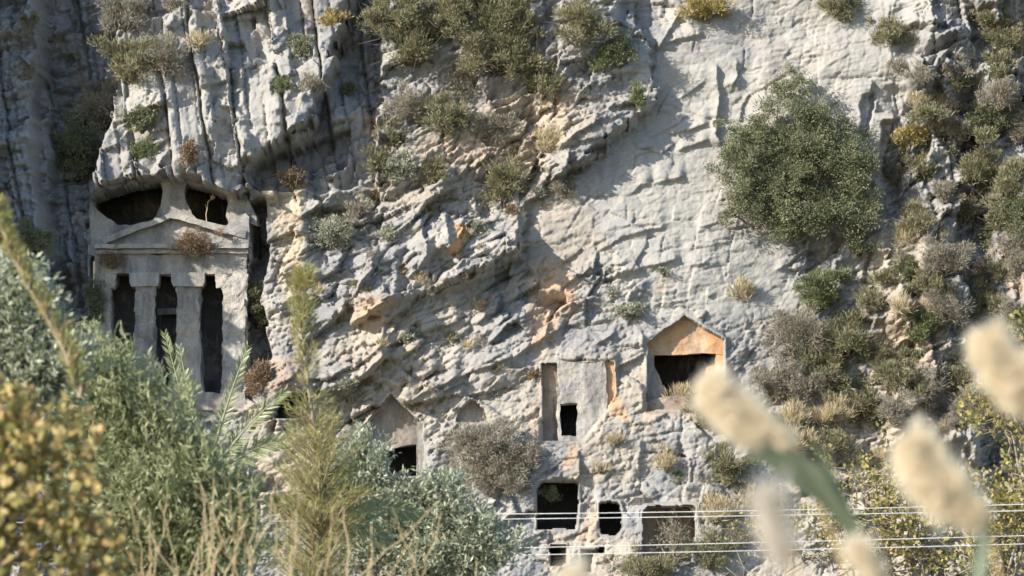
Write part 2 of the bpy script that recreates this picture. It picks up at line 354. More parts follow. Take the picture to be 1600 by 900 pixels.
# tall leaning slabs up on the left
UL = U - V * 0.15 + wx * 2.5
kc = np.clip(m_cols + 0.8 * m_left + 0.45 * right, 0, 1)
for sx, sy, amp, sd, dw in ((60, 115, 38, 301, 1.5), (26, 52, 10, 311, .6), (10, 20, 2.0, 321, .3)):
    hh, ex, ey = blocks((UL + wx * dw + wx2 * dw * .12) / sx, (V + 0.3 * U + wy * dw * 2 + wy2 * dw * .3) / sy, sd, tilt=0.9)
    H += amp * hh * kc
    if sx > 20: H -= 0.8 * amp * np.exp(-ex * sx / 3.0) * kc * (h01(np.floor(UL / sx), np.floor(V / sy), sd + 7) > 0.35)
for sx, sy, amp, sd in ((34, 40, 8, 341), (13, 16, 2.6, 351)):
    hh, e = facets((UL + wx * 2) / sx, (V + .5 * U + wy * 2) / sy, sd, off=.7, tilt=1.9); H += amp * hh * kc * sstep(-.3, .4, fbm(U / 60, V / 60, sd + 5, 2))
# fine roughness
H += 0.7 * fbm(U / 40, V / 34, 401, 2) * (0.30 + 0.70 * rough)
for sx, sy, amp, sd in ((7, 5, .8, 461), (4, 3.2, 0.5, 471)):
    hh, e = facets((Pq + wx * 2) / sx, (Q + wy * 2) / sy, sd, off=.5, tilt=1.8); H += amp * hh * (0.22 + 0.78 * rough) * (1 - 0.5 * m_cols)
ks = np.clip(m_slab + 0.7 * m_low, 0, 1)
for sx, sy, amp, sd, dw in ((130, 50, 4.5, 601, 12), (48, 20, 2.2, 611, 5), (20, 9, 1.2, 621, 2)):
    hh, ex, ey = blocks((U + 0.15 * V + wx * dw + wx2 * dw * .1) / sx, (V + 0.12 * U + wy * dw + wy2 * dw * .1) / sy, sd)
    ev = ks * sstep(-0.4, 0.5, fbm(U / 90, V / 60, sd + 5, 2)); H += amp * hh * ev - min(5, 2 + amp * .7) * np.exp(-np.minimum(ey * sy, ex * sx) / 2.2) * ev * sstep(-.1, .3, fbm(U / 45, V / 30, sd + 6, 2))

# separate ledges, lips and cracks one can pick out
def lip(pts, amp, w, under=1.6):
    """rock stands out above the line by amp and falls back sharply under it"""
    xs = np.array([p[0] for p in pts], float); ys = np.array([p[1] for p in pts], float)
    yl = np.interp(U, xs, ys) + wy2 * 2.0 + wx2 * 1.0
    fade = sstep(xs[0] - 6, xs[0] + 8, U) * sstep(xs[-1] + 6, xs[-1] - 8, U)
    d = yl - V
    return amp * fade * np.where(d > 0, np.exp(-np.maximum(d, 0) / w), np.exp(np.minimum(d, 0) / under))
def vlip(pts, amp, w, under=1.6):
    ys = np.array([p[1] for p in pts], float); xs = np.array([p[0] for p in pts], float)
    xl = np.interp(V, ys, xs) + wy2 * 2.0 + wx2 * 1.0
    fade = sstep(ys[0] - 6, ys[0] + 8, V) * sstep(ys[-1] + 6, ys[-1] - 8, V)
    d = xl - U
    return amp * fade * np.where(d > 0, np.exp(-np.maximum(d, 0) / w), np.exp(np.minimum(d, 0) / under))
for pts, amp, w in (([(935, 130), (960, 125), (990, 118)], 7, 20), ([(1030, 72), (1060, 62), (1095, 55)], 8, 22), ([(1060, 155), (1100, 130)], 6, 18),
                    ([(1045, 208), (1075, 204), (1105, 192)], 9, 22), ([(1060, 233), (1105, 221)], 9, 20), ([(995, 234), (1022, 229)], 6, 14),
                    ([(1025, 286), (1068, 278)], 10, 24), ([(998, 291), (1015, 286)], 8, 16), ([(935, 392), (975, 372), (1010, 362), (1040, 354)], 8, 24),
                    ([(945, 362), (1000, 352), (1035, 348)], 5, 14), ([(938, 438), (980, 428), (1020, 416), (1060, 404)], 9, 26),
                    ([(1090, 352), (1125, 350)], 6, 14), ([(1070, 388), (1140, 378)], 5, 14), ([(1075, 415), (1120, 412)], 6, 16), ([(930, 540), (962, 520)], 8, 12),
                    ([(690, 458), (740, 440), (800, 418), (812, 404)], 16, 40), ([(590, 552), (640, 528), (690, 512), (720, 500)], 14, 36),
                    ([(550, 510), (600, 486), (625, 470)], 30, 40), ([(505, 615), (570, 590), (605, 560)], 32, 46), ([(470, 540), (520, 505), (545, 480)], 20, 30), ([(640, 440), (680, 400)], 16, 24), ([(800, 560), (850, 530), (880, 510)], 10, 24),
                    ([(560, 460), (590, 420)], 20, 34), ([(850, 570), (960, 562)], 6, 30), ([(930, 785), (990, 772)], 6, 26), ([(1230, 65), (1255, 60)], 6, 16),
                    ([(700, 600), (745, 580), (800, 560)], 10, 26), ([(620, 640), (680, 610), (720, 590)], 11, 26), ([(870, 240), (935, 195)], 12, 20),
                    ([(905, 620), (925, 610)], 6, 14), ([(1010, 690), (1038, 686)], 6, 16), ([(820, 770), (838, 764)], 6, 16), ([(1215, 420), (1250, 400)], 8, 20)):
    H += lip(pts, amp * 1.45, w) * (1 - .3 * m_slab)
for pts, amp, w in (([(1120, 105), (1124, 150), (1118, 210), (1126, 225)], 9, 20), ([(1150, 95), (1152, 140)], 5, 14), ([(1436, 90), (1438, 140)], 16, 26),
                    ([(1358, 130), (1352, 215)], 10, 30), ([(1396, 180), (1378, 265)], 14, 30), ([(812, 340), (812, 404)], 14, 30), ([(700, 345), (706, 400)], 12, 20),
                    ([(590, 150), (594, 300)], 12, 20), ([(845, 0), (850, 60)], 10, 20), ([(1062, 20), (1030, 75)], 7, 16), ([(660, 350), (672, 420)], 16, 26),
                    ([(1000, 520), (1012, 560)], 8, 20), ([(860, 480), (850, 540)], 7, 16), ([(740, 310), (752, 350)], 10, 20), ([(1000, 690), (996, 760)], 5, 20)):
    H += vlip(pts, amp * 1.5, w)

# flat dressed rock round every tomb so that it sits cleanly in the face
TH = {}
def settle(name, pts, rim, h=None):
    sd = poly_sdf(U, V, pts); m = sstep(-rim, -1.5, sd)
    ring = (sd > -rim) & (sd < 0)
    hv = float(np.median(H[ring])) if h is None else h
    global H_
    TH[name] = hv
    return m, hv
for nm, pts, rim in (('temple', TEMPLE_HOLE, 3), ('gable', GABLE_HOLE, 10), ('lowgable', LOWGABLE_HOLE, 8), ('niche', NICHE_HOLE, 3), ('panel', PANEL_HOLE, 6),
                     ('a', CAVE_A, 4), ('b', CAVE_B, 4), ('c', CAVE_C, 9), ('d', CAVE_D, 4), ('e', CAVE_E, 4), ('f', CAVE_F, 4)):
    m, hv = settle(nm, pts, rim)
    if nm == 'temple':
        hv = TH['temple'] = float(np.median(H[(np.abs(U - 440) < 18) & (np.abs(V - 420) < 80)])) - 14
        m = m * sstep(318, 350, V)          # keep the overhang above the roof
    H = H * (1 - m * 0.92) + hv * m * 0.92
for (nm, hp) in zip(('temple', 'gable', 'lowgable', 'niche', 'panel', 'a', 'b', 'c', 'd', 'e', 'f'), HOLES):
    H = np.where(poly_sdf(U, V, hp) + 1.6 * wx2 + 0.8 * wy > 0.5, TH[nm] - 36, H)
DEPTH = Y0 - (H - LEAN) * S
def depth_at(px, py):
    i = int(np.clip(np.searchsorted(VS, py), 0, len(VS) - 1)); j = int(np.clip(np.searchsorted(US, px), 0, len(US) - 1))
    return float(DEPTH[i, j])
def hz(h, v): return Y0 - (h - (450 - v) * 0.10) * S      # depth of relief height h at row v
def hz_n(name, dh=0.0, v=450): return hz(TH[name] + dh, v)

XX = (U - 800) / F * (Y0 + LEAN * S); ZZ = CZ + (VH - V) / F * (Y0 + LEAN * S)
VT = np.stack([XX.ravel(), DEPTH.ravel(), ZZ.ravel()], 1)
nv, nu = U.shape
idx = np.arange(nv * nu).reshape(nv, nu)
fq = np.stack([idx[1:, :-1].ravel(), idx[1:, 1:].ravel(), idx[:-1, 1:].ravel(), idx[:-1, :-1].ravel()], 1)
inside = np.zeros(U.shape, bool)
for hpts in HOLES: inside |= poly_sdf(U, V, hpts) + 1.6 * wx2 + 0.8 * wy > 0.5
ff = inside.ravel()[fq]
fq = fq[~ff.all(1)]
# stains with shapes of their own
def stain(pts, w, k=1.0): return k * sstep(-w, w, poly_sdf(U, V, pts) + wx * 7 + wx2 * 5)
org = np.zeros(U.shape); wrm = np.zeros(U.shape); pal = np.zeros(U.shape); gry = np.zeros(U.shape)
for p, w, k in (([(710, 348), (737, 362), (718, 405), (706, 402)], 3, 1), ([(572, 178), (588, 182), (584, 205), (574, 205)], 4, 1), ([(310, -20), (345, -20), (338, 45), (314, 48)], 6, .7),
                ([(1012, 445), (1050, 430), (1046, 458), (1018, 472)], 4, .6), ([(840, 420), (885, 420), (900, 470), (870, 500), (845, 560), (828, 540)], 16, .5), ([(938, 600), (962, 600), (984, 662), (950, 650)], 6, .6),
                ([(885, 690), (910, 690), (908, 735), (880, 735)], 8, .6), ([(1010, 640), (1130, 636), (1120, 660), (1015, 655)], 6, .35), ([(820, 640), (850, 600), (850, 720), (830, 730)], 10, .3),
                ([(655, 235), (790, 150), (880, 160), (870, 220), (800, 300)], 20, .22), ([(905, 800), (935, 790), (935, 850), (905, 850)], 8, .35), ([(1550, 370), (1600, 380), (1600, 480), (1570, 450)], 10, .5),
                ([(1400, 620), (1430, 600), (1500, 480), (1400, 470), (1370, 560)], 20, .25), ([(548, 470), (610, 480), (590, 520), (545, 500)], 14, .35), ([(400, 560), (470, 560), (470, 640), (420, 620)], 14, .3)):
    org = np.maximum(org, stain(p, w, k))
for p, w, k in (([(395, 290), (480, 292), (486, 430), (455, 500), (430, 360)], 10, .9), ([(545, 500), (700, 450), (760, 480), (640, 720), (540, 700)], 40, .55), ([(900, 560), (1010, 560), (1000, 760), (880, 760)], 20, .5),
                ([(560, 240), (820, 140), (930, 190), (820, 330), (600, 340)], 30, .5), ([(1190, 60), (1330, 60), (1330, 180), (1210, 200)], 30, .45), ([(860, 560), (760, 560), (640, 620), (700, 690), (860, 690)], 30, .5),
                ([(800, 330), (900, 290), (960, 400), (830, 440)], 20, .45), ([(1100, 660), (1300, 560), (1500, 560), (1500, 930), (1100, 930)], 40, .5), ([(1330, 380), (1480, 380), (1500, 560), (1350, 520)], 20, .5),
                ([(850, 830), (1000, 830), (1000, 930), (850, 930)], 16, .6), ([(400, 640), (550, 690), (560, 800), (400, 800)], 16, .7)):
    wrm = np.maximum(wrm, stain(p, w, k))
for p, w, k in (([(950, 60), (1200, 90), (1230, 470), (1140, 500), (1010, 480), (930, 320), (1010, 210)], 30, .75), ([(1200, -30), (1430, -30), (1430, 200), (1350, 280), (1210, 180)], 30, .65), ([(1040, 640), (1230, 560), (1230, 800), (1030, 830)], 30, .5),
                ([(190, -60), (420, -60), (480, 200), (380, 270), (190, 260)], 20, .55)):
    pal = np.maximum(pal, stain(p, w, k))
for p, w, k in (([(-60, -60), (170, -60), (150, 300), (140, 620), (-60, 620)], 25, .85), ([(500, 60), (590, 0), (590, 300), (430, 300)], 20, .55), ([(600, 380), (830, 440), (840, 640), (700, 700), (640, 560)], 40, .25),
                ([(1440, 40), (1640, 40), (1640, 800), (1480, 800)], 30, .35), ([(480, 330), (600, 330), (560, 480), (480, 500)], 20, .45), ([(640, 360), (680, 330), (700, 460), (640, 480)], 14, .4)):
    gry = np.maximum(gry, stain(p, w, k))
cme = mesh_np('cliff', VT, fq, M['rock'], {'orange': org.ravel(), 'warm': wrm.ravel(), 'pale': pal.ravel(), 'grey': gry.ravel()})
cliff = tag(link('cliff', cme), 'broken grey and cream limestone cliff with bedding ledges and rock-cut tombs', kind='structure')
# foot ground
gx = np.linspace(-700, 700, 71); gy = np.concatenate([np.linspace(-120, 240, 91), np.linspace(260, 900, 12)])
GX, GY = np.meshgrid(gx, gy); GZ = sstep(90, 230, GY) * 3.0 + 0.25 * fbm(GX / 14, GY / 14, 900, 3) - 0.4 + sstep(230, 320, GY) * 50
gi = np.arange(GX.size).reshape(GX.shape)
gf = np.stack([gi[:-1, :-1].ravel(), gi[:-1, 1:].ravel(), gi[1:, 1:].ravel(), gi[1:, :-1].ravel()], 1)
tag(link('ground', mesh_np('ground', np.stack([GX.ravel(), GY.ravel(), GZ.ravel()], 1), gf, M['ground'], smooth=True)), 'dry grassy ground below the cliff', kind='structure')

# ------------------------------------------------------------------ carved pieces
def wpt(px, py, y, yref):
    """point at photo pixel on the cliff face of depth yref, set at depth y"""
    return Vector(((px - 800) / F * yref, y, CZ + (VH - py) / F * yref))
def roughen(bm, L, amp, freq=1.2):
    for _ in range(5):
        es = [e for e in bm.edges if e.calc_length() > L]
        if not es: break
        bmesh.ops.subdivide_edges(bm, edges=es, cuts=1, use_grid_fill=False)
        bmesh.ops.triangulate(bm, faces=bm.faces[:])
    for v in bm.verts:
        p = v.co
        n1 = mnoise.noise_vector(p * freq); n2 = mnoise.noise_vector(p * freq * 3.1)
        v.co = p + (n1 + n2 * 0.45) * amp
def prism_bm(bm, poly, y0, y1, yref, back=True, front=True):
    n = len(poly)
    a = [bm.verts.new(wpt(x, y, y0, yref)) for x, y in poly]; b = [bm.verts.new(wpt(x, y, y1, yref)) for x, y in poly]
    tri = tessellate_polygon([[Vector((x, -y, 0)) for x, y in poly]])
    for t in tri:
        if front: 
            try: bm.faces.new([a[i] for i in t])
            except ValueError: pass
        if back:
            try: bm.faces.new([b[i] for i in reversed(t)])
            except ValueError: pass
    for i in range(n):
        j = (i + 1) % n; bm.faces.new((a[i], b[i], b[j], a[j]))
def part(name, bm, mat, parent, L=0.30, amp=0.04, label=None, freq=1.2):
    roughen(bm, L, amp, freq)
    bmesh.ops.recalc_face_normals(bm, faces=bm.faces[:])
    me = bpy.data.meshes.new(name); bm.to_mesh(me); bm.free(); me.materials.append(M[mat])
    off = Vector(parent.location)
    me.transform(__import__('mathutils').Matrix.Translation(-off))
    o = link(name, me, parent)
    if label: o['label'] = label
    return o
def solid(name, polys, mat, parent, yref, **kw):
    bm = bmesh.new()
    for poly, y0, y1 in polys: prism_bm(bm, poly, y0, y1, yref)
    return part(name, bm, mat, parent, **kw)
def shell(name, poly, y0, y1, mat, parent, yref, grow=0, **kw):
    """reveal + back wall of a recess, open to the front"""
    bm = bmesh.new()
    if grow:
        cx = sum(p[0] for p in poly) / len(poly); cy = sum(p[1] for p in poly) / len(poly)
        poly = [(cx + (x - cx) * (1 + grow), cy + (y - cy) * (1 + grow)) for x, y in poly]
    prism_bm(bm, poly, y0, y1, yref, front=False)
    return part(name, bm, mat, parent, **kw)
def wall_hole(name, outer, inner, y0, t, mat, parent, yref, **kw):
    """a slab with an opening through it"""
    bm = bmesh.new()
    pts = outer + inner; no = len(outer); ni = len(inner)
    tri = tessellate_polygon([[Vector((x, -y, 0)) for x, y in outer], [Vector((x, -y, 0)) for x, y in inner]])
    a = [bm.verts.new(wpt(x, y, y0, yref)) for x, y in pts]; b = [bm.verts.new(wpt(x, y, y0 + t, yref)) for x, y in pts]
    for q in tri:
        bm.faces.new([a[i] for i in q]); bm.faces.new([b[i] for i in reversed(q)])
    for i in range(ni):
        j = no + (i + 1) % ni; i += no; bm.faces.new((a[i], b[i], b[j], a[j]))
    for i in range(no):
        j = (i + 1) % no; bm.faces.new((a[i], b[i], b[j], a[j]))
    return part(name, bm, mat, parent, **kw)

# --- temple tomb
yt = hz_n('temple', -6, 480)
TP = thing('temple_tomb', 'tall temple tomb with a pediment over columns cut in the shaded rock', 'tomb', wpt(265, 625, yt, yt))
px1 = S
def Yd(k): return yt + k * S      # k photo-pixels behind the facade plane
solid('pediment', [([(160, 384), (163, 374), (268, 340), (388, 356), (390, 384)], Yd(3), Yd(36))], 'tomb_pale', TP, yt, amp=0.09, L=.22)
solid('raking_cornice', [([(163, 384), (161, 374), (215, 352), (252, 341), (267, 334), (268, 342), (252, 349), (217, 361), (176, 378)], Yd(-13), Yd(30))], 'tomb_pale', TP, yt, amp=0.05, L=.2, freq=1.6)
solid('raking_cornice', [([(267, 334), (290, 338), (320, 346), (352, 356), (386, 362), (384, 373), (350, 366), (318, 356), (290, 347), (268, 342)], Yd(-13), Yd(30))], 'tomb_pale', TP, yt, amp=0.05, L=.2, freq=1.6)
solid('acroterion', [([(352, 358), (362, 345), (384, 334), (391, 340), (390, 362), (391, 384), (362, 384), (366, 366)], Yd(-9), Yd(34))], 'tomb_pale', TP, yt, amp=0.07, label='weathered corner block at the right end of the pediment')
solid('rock_pillar', [([(228, 352), (243, 338), (251, 318), (254, 300), (248, 280), (292, 280), (288, 300), (291, 318), (299, 334), (312, 348), (290, 344), (268, 338), (245, 347)], Yd(2), Yd(34))], 'tomb', TP, yt, amp=0.07)
solid('rock_shoulder', [([(138, 400), (140, 306), (142, 312), (147, 321), (164, 336), (182, 350), (205, 350), (228, 345), (214, 358), (163, 376), (156, 400)], Yd(4), Yd(36))], 'tomb', TP, yt, amp=0.10)
solid('rock_shoulder', [([(350, 292), (384, 306), (402, 336), (402, 352), (384, 345), (358, 352), (353, 338), (356, 318)], Yd(0), Yd(36))], 'tomb', TP, yt, amp=0.10)
solid('cornice', [([(150, 383), (389, 382), (389, 389), (150, 390)], Yd(-15), Yd(30)), ([(150, 391), (388, 390), (388, 396), (150, 397)], Yd(-7), Yd(30))], 'tomb_pale', TP, yt, amp=0.045, L=.2, freq=1.6)
solid('architrave', [([(148, 397), (386, 396), (384, 428), (148, 428)], Yd(1), Yd(40))], 'tomb', TP, yt, amp=0.11, L=.2)
def column(xl, xr, yb, capw, lab=None):
    o = solid('column', [([(xl, 446), (xr, 446), (xr - 1, 500), (xr + 2, 560), (xr + 5, yb), (xl - 4, yb), (xl - 1, 540), (xl + 1, 490)], Yd(2), Yd(30))], 'tomb', TP, yt, amp=0.15, freq=1.6, L=.18)
    solid('capital', [([(xl - capw, 426), (xr + capw, 426), (xr + capw, 441), (xr + capw - 3, 448), (xl - capw + 3, 448), (xl - capw, 441)], Yd(-5), Yd(34))], 'tomb_pale', TP, yt, amp=0.04, L=.2)
column(210, 241, 622, 8); column(276, 312, 622, 8)
solid('pilaster', [([(147, 428), (181, 426), (181, 441), (178, 448), (173, 449), (174, 540), (175, 630), (146, 630)], Yd(0), Yd(46))], 'tomb', TP, yt, amp=0.14, freq=1.6, L=.18)
solid('pilaster', [([(338, 426), (386, 428), (384, 500), (386, 560), (386, 632), (346, 632), (348, 540), (349, 470), (348, 449), (341, 448), (338, 441)], Yd(0), Yd(46))], 'tomb_pale', TP, yt, amp=0.15, freq=1.6, L=.18)
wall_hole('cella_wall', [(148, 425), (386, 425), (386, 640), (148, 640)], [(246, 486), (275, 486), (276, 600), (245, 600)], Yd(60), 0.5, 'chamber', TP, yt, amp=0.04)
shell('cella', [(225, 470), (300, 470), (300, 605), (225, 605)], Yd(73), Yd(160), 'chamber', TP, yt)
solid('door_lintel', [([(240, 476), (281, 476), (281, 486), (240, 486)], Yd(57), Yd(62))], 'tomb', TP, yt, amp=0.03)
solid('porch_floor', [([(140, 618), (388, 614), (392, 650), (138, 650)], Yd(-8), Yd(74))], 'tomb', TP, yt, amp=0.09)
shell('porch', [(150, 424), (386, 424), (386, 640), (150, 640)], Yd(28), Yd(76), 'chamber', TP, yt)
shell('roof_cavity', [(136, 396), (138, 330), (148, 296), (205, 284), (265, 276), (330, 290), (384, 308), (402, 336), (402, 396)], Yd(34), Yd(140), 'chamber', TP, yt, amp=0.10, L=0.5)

# --- gable tomb on the right
def y_of(nm, v): return hz_n(nm, 0, v)
yg = y_of('gable', 570)
GT = thing('gable_tomb', 'gabled tomb with an orange tympanum above a wide broken black opening', 'tomb', wpt(1071, 640, yg, yg))
gab = [(1009, 646), (1009, 536), (1069, 488), (1134, 529), (1134, 646)]
def band(poly, y0, y1, name, mat, par, yref, **kw):
    bm = bmesh.new(); prism_bm(bm, poly, y0, y1, yref, front=False, back=False)
    return part(name, bm, mat, par, **kw)
band(gab, yg + 0.25, yg + 1.1, 'recess_reveal', 'tomb_pale', GT, yg, amp=0.02)
ho = [(1023, 552), (1121, 550), (1121, 568), (1107, 570), (1104, 590), (1086, 611), (1040, 612), (1033, 590), (1023, 572)]
solid('tympanum', [([(1007, 553), (1007, 536), (1069, 487), (1136, 528), (1136, 551), (1100, 549), (1060, 552)], yg + 0.95, yg + 1.5)], 'tomb_orange', GT, yg, amp=0.05, L=.2, freq=1.8)
solid('door_jamb', [([(1007, 648), (1007, 553), (1022, 553), (1024, 572), (1033, 590), (1041, 612), (1041, 648)], yg + 0.9, yg + 1.5)], 'tomb', GT, yg, amp=0.07, L=.2, freq=1.8, label='grey worn jamb left of the opening')
solid('door_jamb', [([(1136, 648), (1136, 551), (1121, 551), (1120, 566), (1107, 570), (1104, 590), (1087, 611), (1084, 648)], yg + 0.93, yg + 1.5)], 'tomb_orange', GT, yg, amp=0.07, L=.2, freq=1.8, label='pale orange jamb right of the opening')
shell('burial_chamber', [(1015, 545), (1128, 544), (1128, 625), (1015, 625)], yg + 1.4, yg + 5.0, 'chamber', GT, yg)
solid('sill_block', [([(1009, 646), (1009, 628), (1040, 618), (1090, 616), (1134, 622), (1134, 646)], yg + 0.25, yg + 1.2)], 'tomb_brown', GT, yg, amp=0.08)

# --- lower gabled tomb on the left
yl = y_of('lowgable', 680)
LT = thing('gable_tomb', 'low gabled tomb with a rust-streaked grey front half hidden by the silvery olive tree', 'tomb', wpt(607, 745, yl, yl))
lg = [(550, 752), (550, 684), (611, 615), (664, 665), (664, 752)]
band(lg, yl + 0.25, yl + 1.3, 'recess_reveal', 'tomb', LT, yl, amp=0.02)
wall_hole('tympanum_wall', lg, [(604, 742), (602, 703), (612, 700), (626, 696), (650, 692), (650, 742)], yl + 1.15, 0.6, 'tomb_streak', LT, yl, amp=0.08, L=.2)
solid('pilaster', [([(652, 672), (663, 668), (664, 752), (655, 752), (653, 710), (657, 706), (652, 700)], yl + 0.2, yl + 0.8)], 'tomb_pale', LT, yl, amp=0.02)
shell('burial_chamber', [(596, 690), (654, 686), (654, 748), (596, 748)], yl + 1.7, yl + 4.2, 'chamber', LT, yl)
# --- small unfinished niche
yn = y_of('niche', 645)
NT = thing('gable_niche', 'small unfinished triangular niche between the low gable tomb and the doorway panel', 'niche', wpt(740, 662, yn, yn))
shell('niche_recess', [(708, 665), (718, 638), (737, 623), (759, 638), (770, 665)], yn + 0.2, yn + 0.9, 'tomb', NT, yn, amp=0.05)
# --- panel with a doorway
yp = y_of('panel', 620)
PT = thing('panel_tomb', 'flat recessed rock panel with a small black doorway and orange stained ends', 'tomb', wpt(890, 688, yp, yp))
pan = [(844, 694), (844, 568), (962, 564), (964, 616), (950, 644), (910, 693)]
band(pan, yp + 0.2, yp + 0.8, 'recess_reveal', 'tomb', PT, yp, amp=0.03)
wall_hole('door_wall', [(844, 694), (874, 694), (876, 570), (943, 568), (946, 640), (910, 692), (905, 694), (905, 700), (844, 700)][:0] or [(872, 697), (870, 566), (946, 564), (948, 646), (912, 697)], [(876, 681), (875, 630), (902, 629), (902, 681)], yp + 0.18, 0.5, 'tomb_pale', PT, yp, amp=0.13, L=.18, freq=1.3)
solid('side_bay', [([(844, 697), (844, 568), (873, 568), (873, 697)], yp + 0.75, yp + 1.0)], 'tomb_brown', PT, yp, amp=0.08, label='brown stained bay set deeper at the left end')
solid('side_bay', [([(943, 650), (943, 565), (963, 564), (965, 618)], yp + 0.45, yp + 0.8)], 'tomb_orange', PT, yp, amp=0.03, label='orange stained bay at the right end')
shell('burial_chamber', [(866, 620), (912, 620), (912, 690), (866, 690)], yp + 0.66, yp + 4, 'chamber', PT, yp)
# --- plain chambers along the foot
def cave(key, pts, lab, depth=4.0, mat='chamber'):
    v = sum(p[1] for p in pts) / len(pts); u = sum(p[0] for p in pts) / len(pts); y = y_of(key, v)
    t = thing('rock_chamber', lab, 'tomb', wpt(u, max(p[1] for p in pts), y, y), 'plain chambers cut along the foot of the cliff')
    cx, cy = u, v
    big = [(cx + (x - cx) * 1.06 + (1 if x > cx else -1), cy + (q - cy) * 1.06 + (1 if q > cy else -1)) for x, q in pts]
    band(big, y + 0.3, y + 1.15, 'doorway', 'tomb', t, y, amp=0.03)
    w = [(cx + (x - cx) * 1.25, cy + (q - cy) * 1.2) for x, q in pts]
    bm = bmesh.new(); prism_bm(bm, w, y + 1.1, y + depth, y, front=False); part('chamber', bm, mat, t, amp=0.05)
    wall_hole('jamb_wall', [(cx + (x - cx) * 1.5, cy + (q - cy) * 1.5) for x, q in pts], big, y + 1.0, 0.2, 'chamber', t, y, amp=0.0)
cave('a', CAVE_A, 'large square black chamber with a plant hanging at its top left corner')
cave('b', CAVE_B, 'small round-cornered black chamber between the square chamber and the bush-filled one')
cave('c', CAVE_C, 'wide low chamber with a dry bush growing in its mouth', 3.0, 'tomb_brown')
cave('d', CAVE_D, 'smallest square black hole under the large square chamber')
cave('e', CAVE_E, 'black hole with a ragged right side at the bottom, under the round-cornered chamber')
cave('f', CAVE_F, 'dark cave mouth behind the top of the feathery young tree')

# ------------------------------------------------------------------ plants
def tubes(segs, sides=4):
    """segs: list of (p0, p1, r0, r1) -> verts, quads"""
    vs = []; fs = []; k = 0
    for p0, p1, r0, r1 in segs:
        p0 = np.array(p0, float); p1 = np.array(p1, float); d = p1 - p0; n = np.linalg.norm(d)
        if n < 1e-6: continue
        d /= n; a = np.cross(d, (0, 0, 1) if abs(d[2]) < .9 else (1, 0, 0)); a /= np.linalg.norm(a); b = np.cross(d, a)
        for p, r in ((p0, r0), (p1, r1)):
            for i in range(sides):
                t = 2 * math.pi * i / sides; vs.append(p + (a * math.cos(t) + b * math.sin(t)) * r)
        for i in range(sides):
            j = (i + 1) % sides; fs.append((k + i, k + j, k + sides + j, k + sides + i))
        k += 2 * sides
    return np.array(vs), np.array(fs)
def bent(p0, p1, r0, r1, n=4, wob=0.1, r=rng):
    p0 = np.array(p0, float); p1 = np.array(p1, float); L = np.linalg.norm(p1 - p0)
    ps = [p0 + (p1 - p0) * t + (r.normal(size=3) * wob * L * math.sin(math.pi * t) if 0 < t < 1 else 0) for t in np.linspace(0, 1, n + 1)]
    return [(ps[i], ps[i + 1], r0 + (r1 - r0) * i / n, r0 + (r1 - r0) * (i + 1) / n) for i in range(n)]
def leaf_mesh(name, c, d, ln, wd, mat, tint, r=rng, fold=0.0):
    """diamond leaves: base c, direction d, length ln, width wd"""
    n = len(c); d = d / np.maximum(np.linalg.norm(d, axis=1, keepdims=True), 1e-6)
    q = r.normal(size=(n, 3)); s = np.cross(d, q); s /= np.maximum(np.linalg.norm(s, axis=1, keepdims=True), 1e-6)
    ln = np.broadcast_to(np.asarray(ln, float), (n,))[:, None]; wd = np.broadcast_to(np.asarray(wd, float), (n,))[:, None]
    v = np.empty((n, 4, 3)); mid = c + d * ln * 0.5
    v[:, 0] = c; v[:, 1] = mid + s * wd * 0.5; v[:, 2] = c + d * ln; v[:, 3] = mid - s * wd * 0.5
    f = np.arange(4 * n).reshape(n, 4)
    return mesh_np(name, v.reshape(-1, 3), f, mat, {'tint': np.clip(tint, 0, 1)})
KIND = {  # leaf length, width, up-bias, density, gappiness, stalk share
    'evergreen': (0.13, 0.065, 0.35, 2.2, 0.55, 'dark_twig'), 'juniper': (0.24, 0.045, 1.1, 2.2, 0.55, 'bark'), 'green': (0.18, 0.045, 1.1, 2.2, 0.4, 'bark'),
    'yellow': (0.18, 0.05, 1.0, 2.6, 0.3, 'twig'), 'twiggy': (0.20, 0.032, 0.7, 1.6, 0.6, 'twig'), 'rust': (0.18, 0.05, 0.7, 2.4, 0.4, 'twig'),
    'drygrass': (0.42, 0.03, 1.6, 1.8, 0.2, 'twig'), 'silver': (0.16, 0.06, 0.8, 2.4, 0.3, 'twig')}
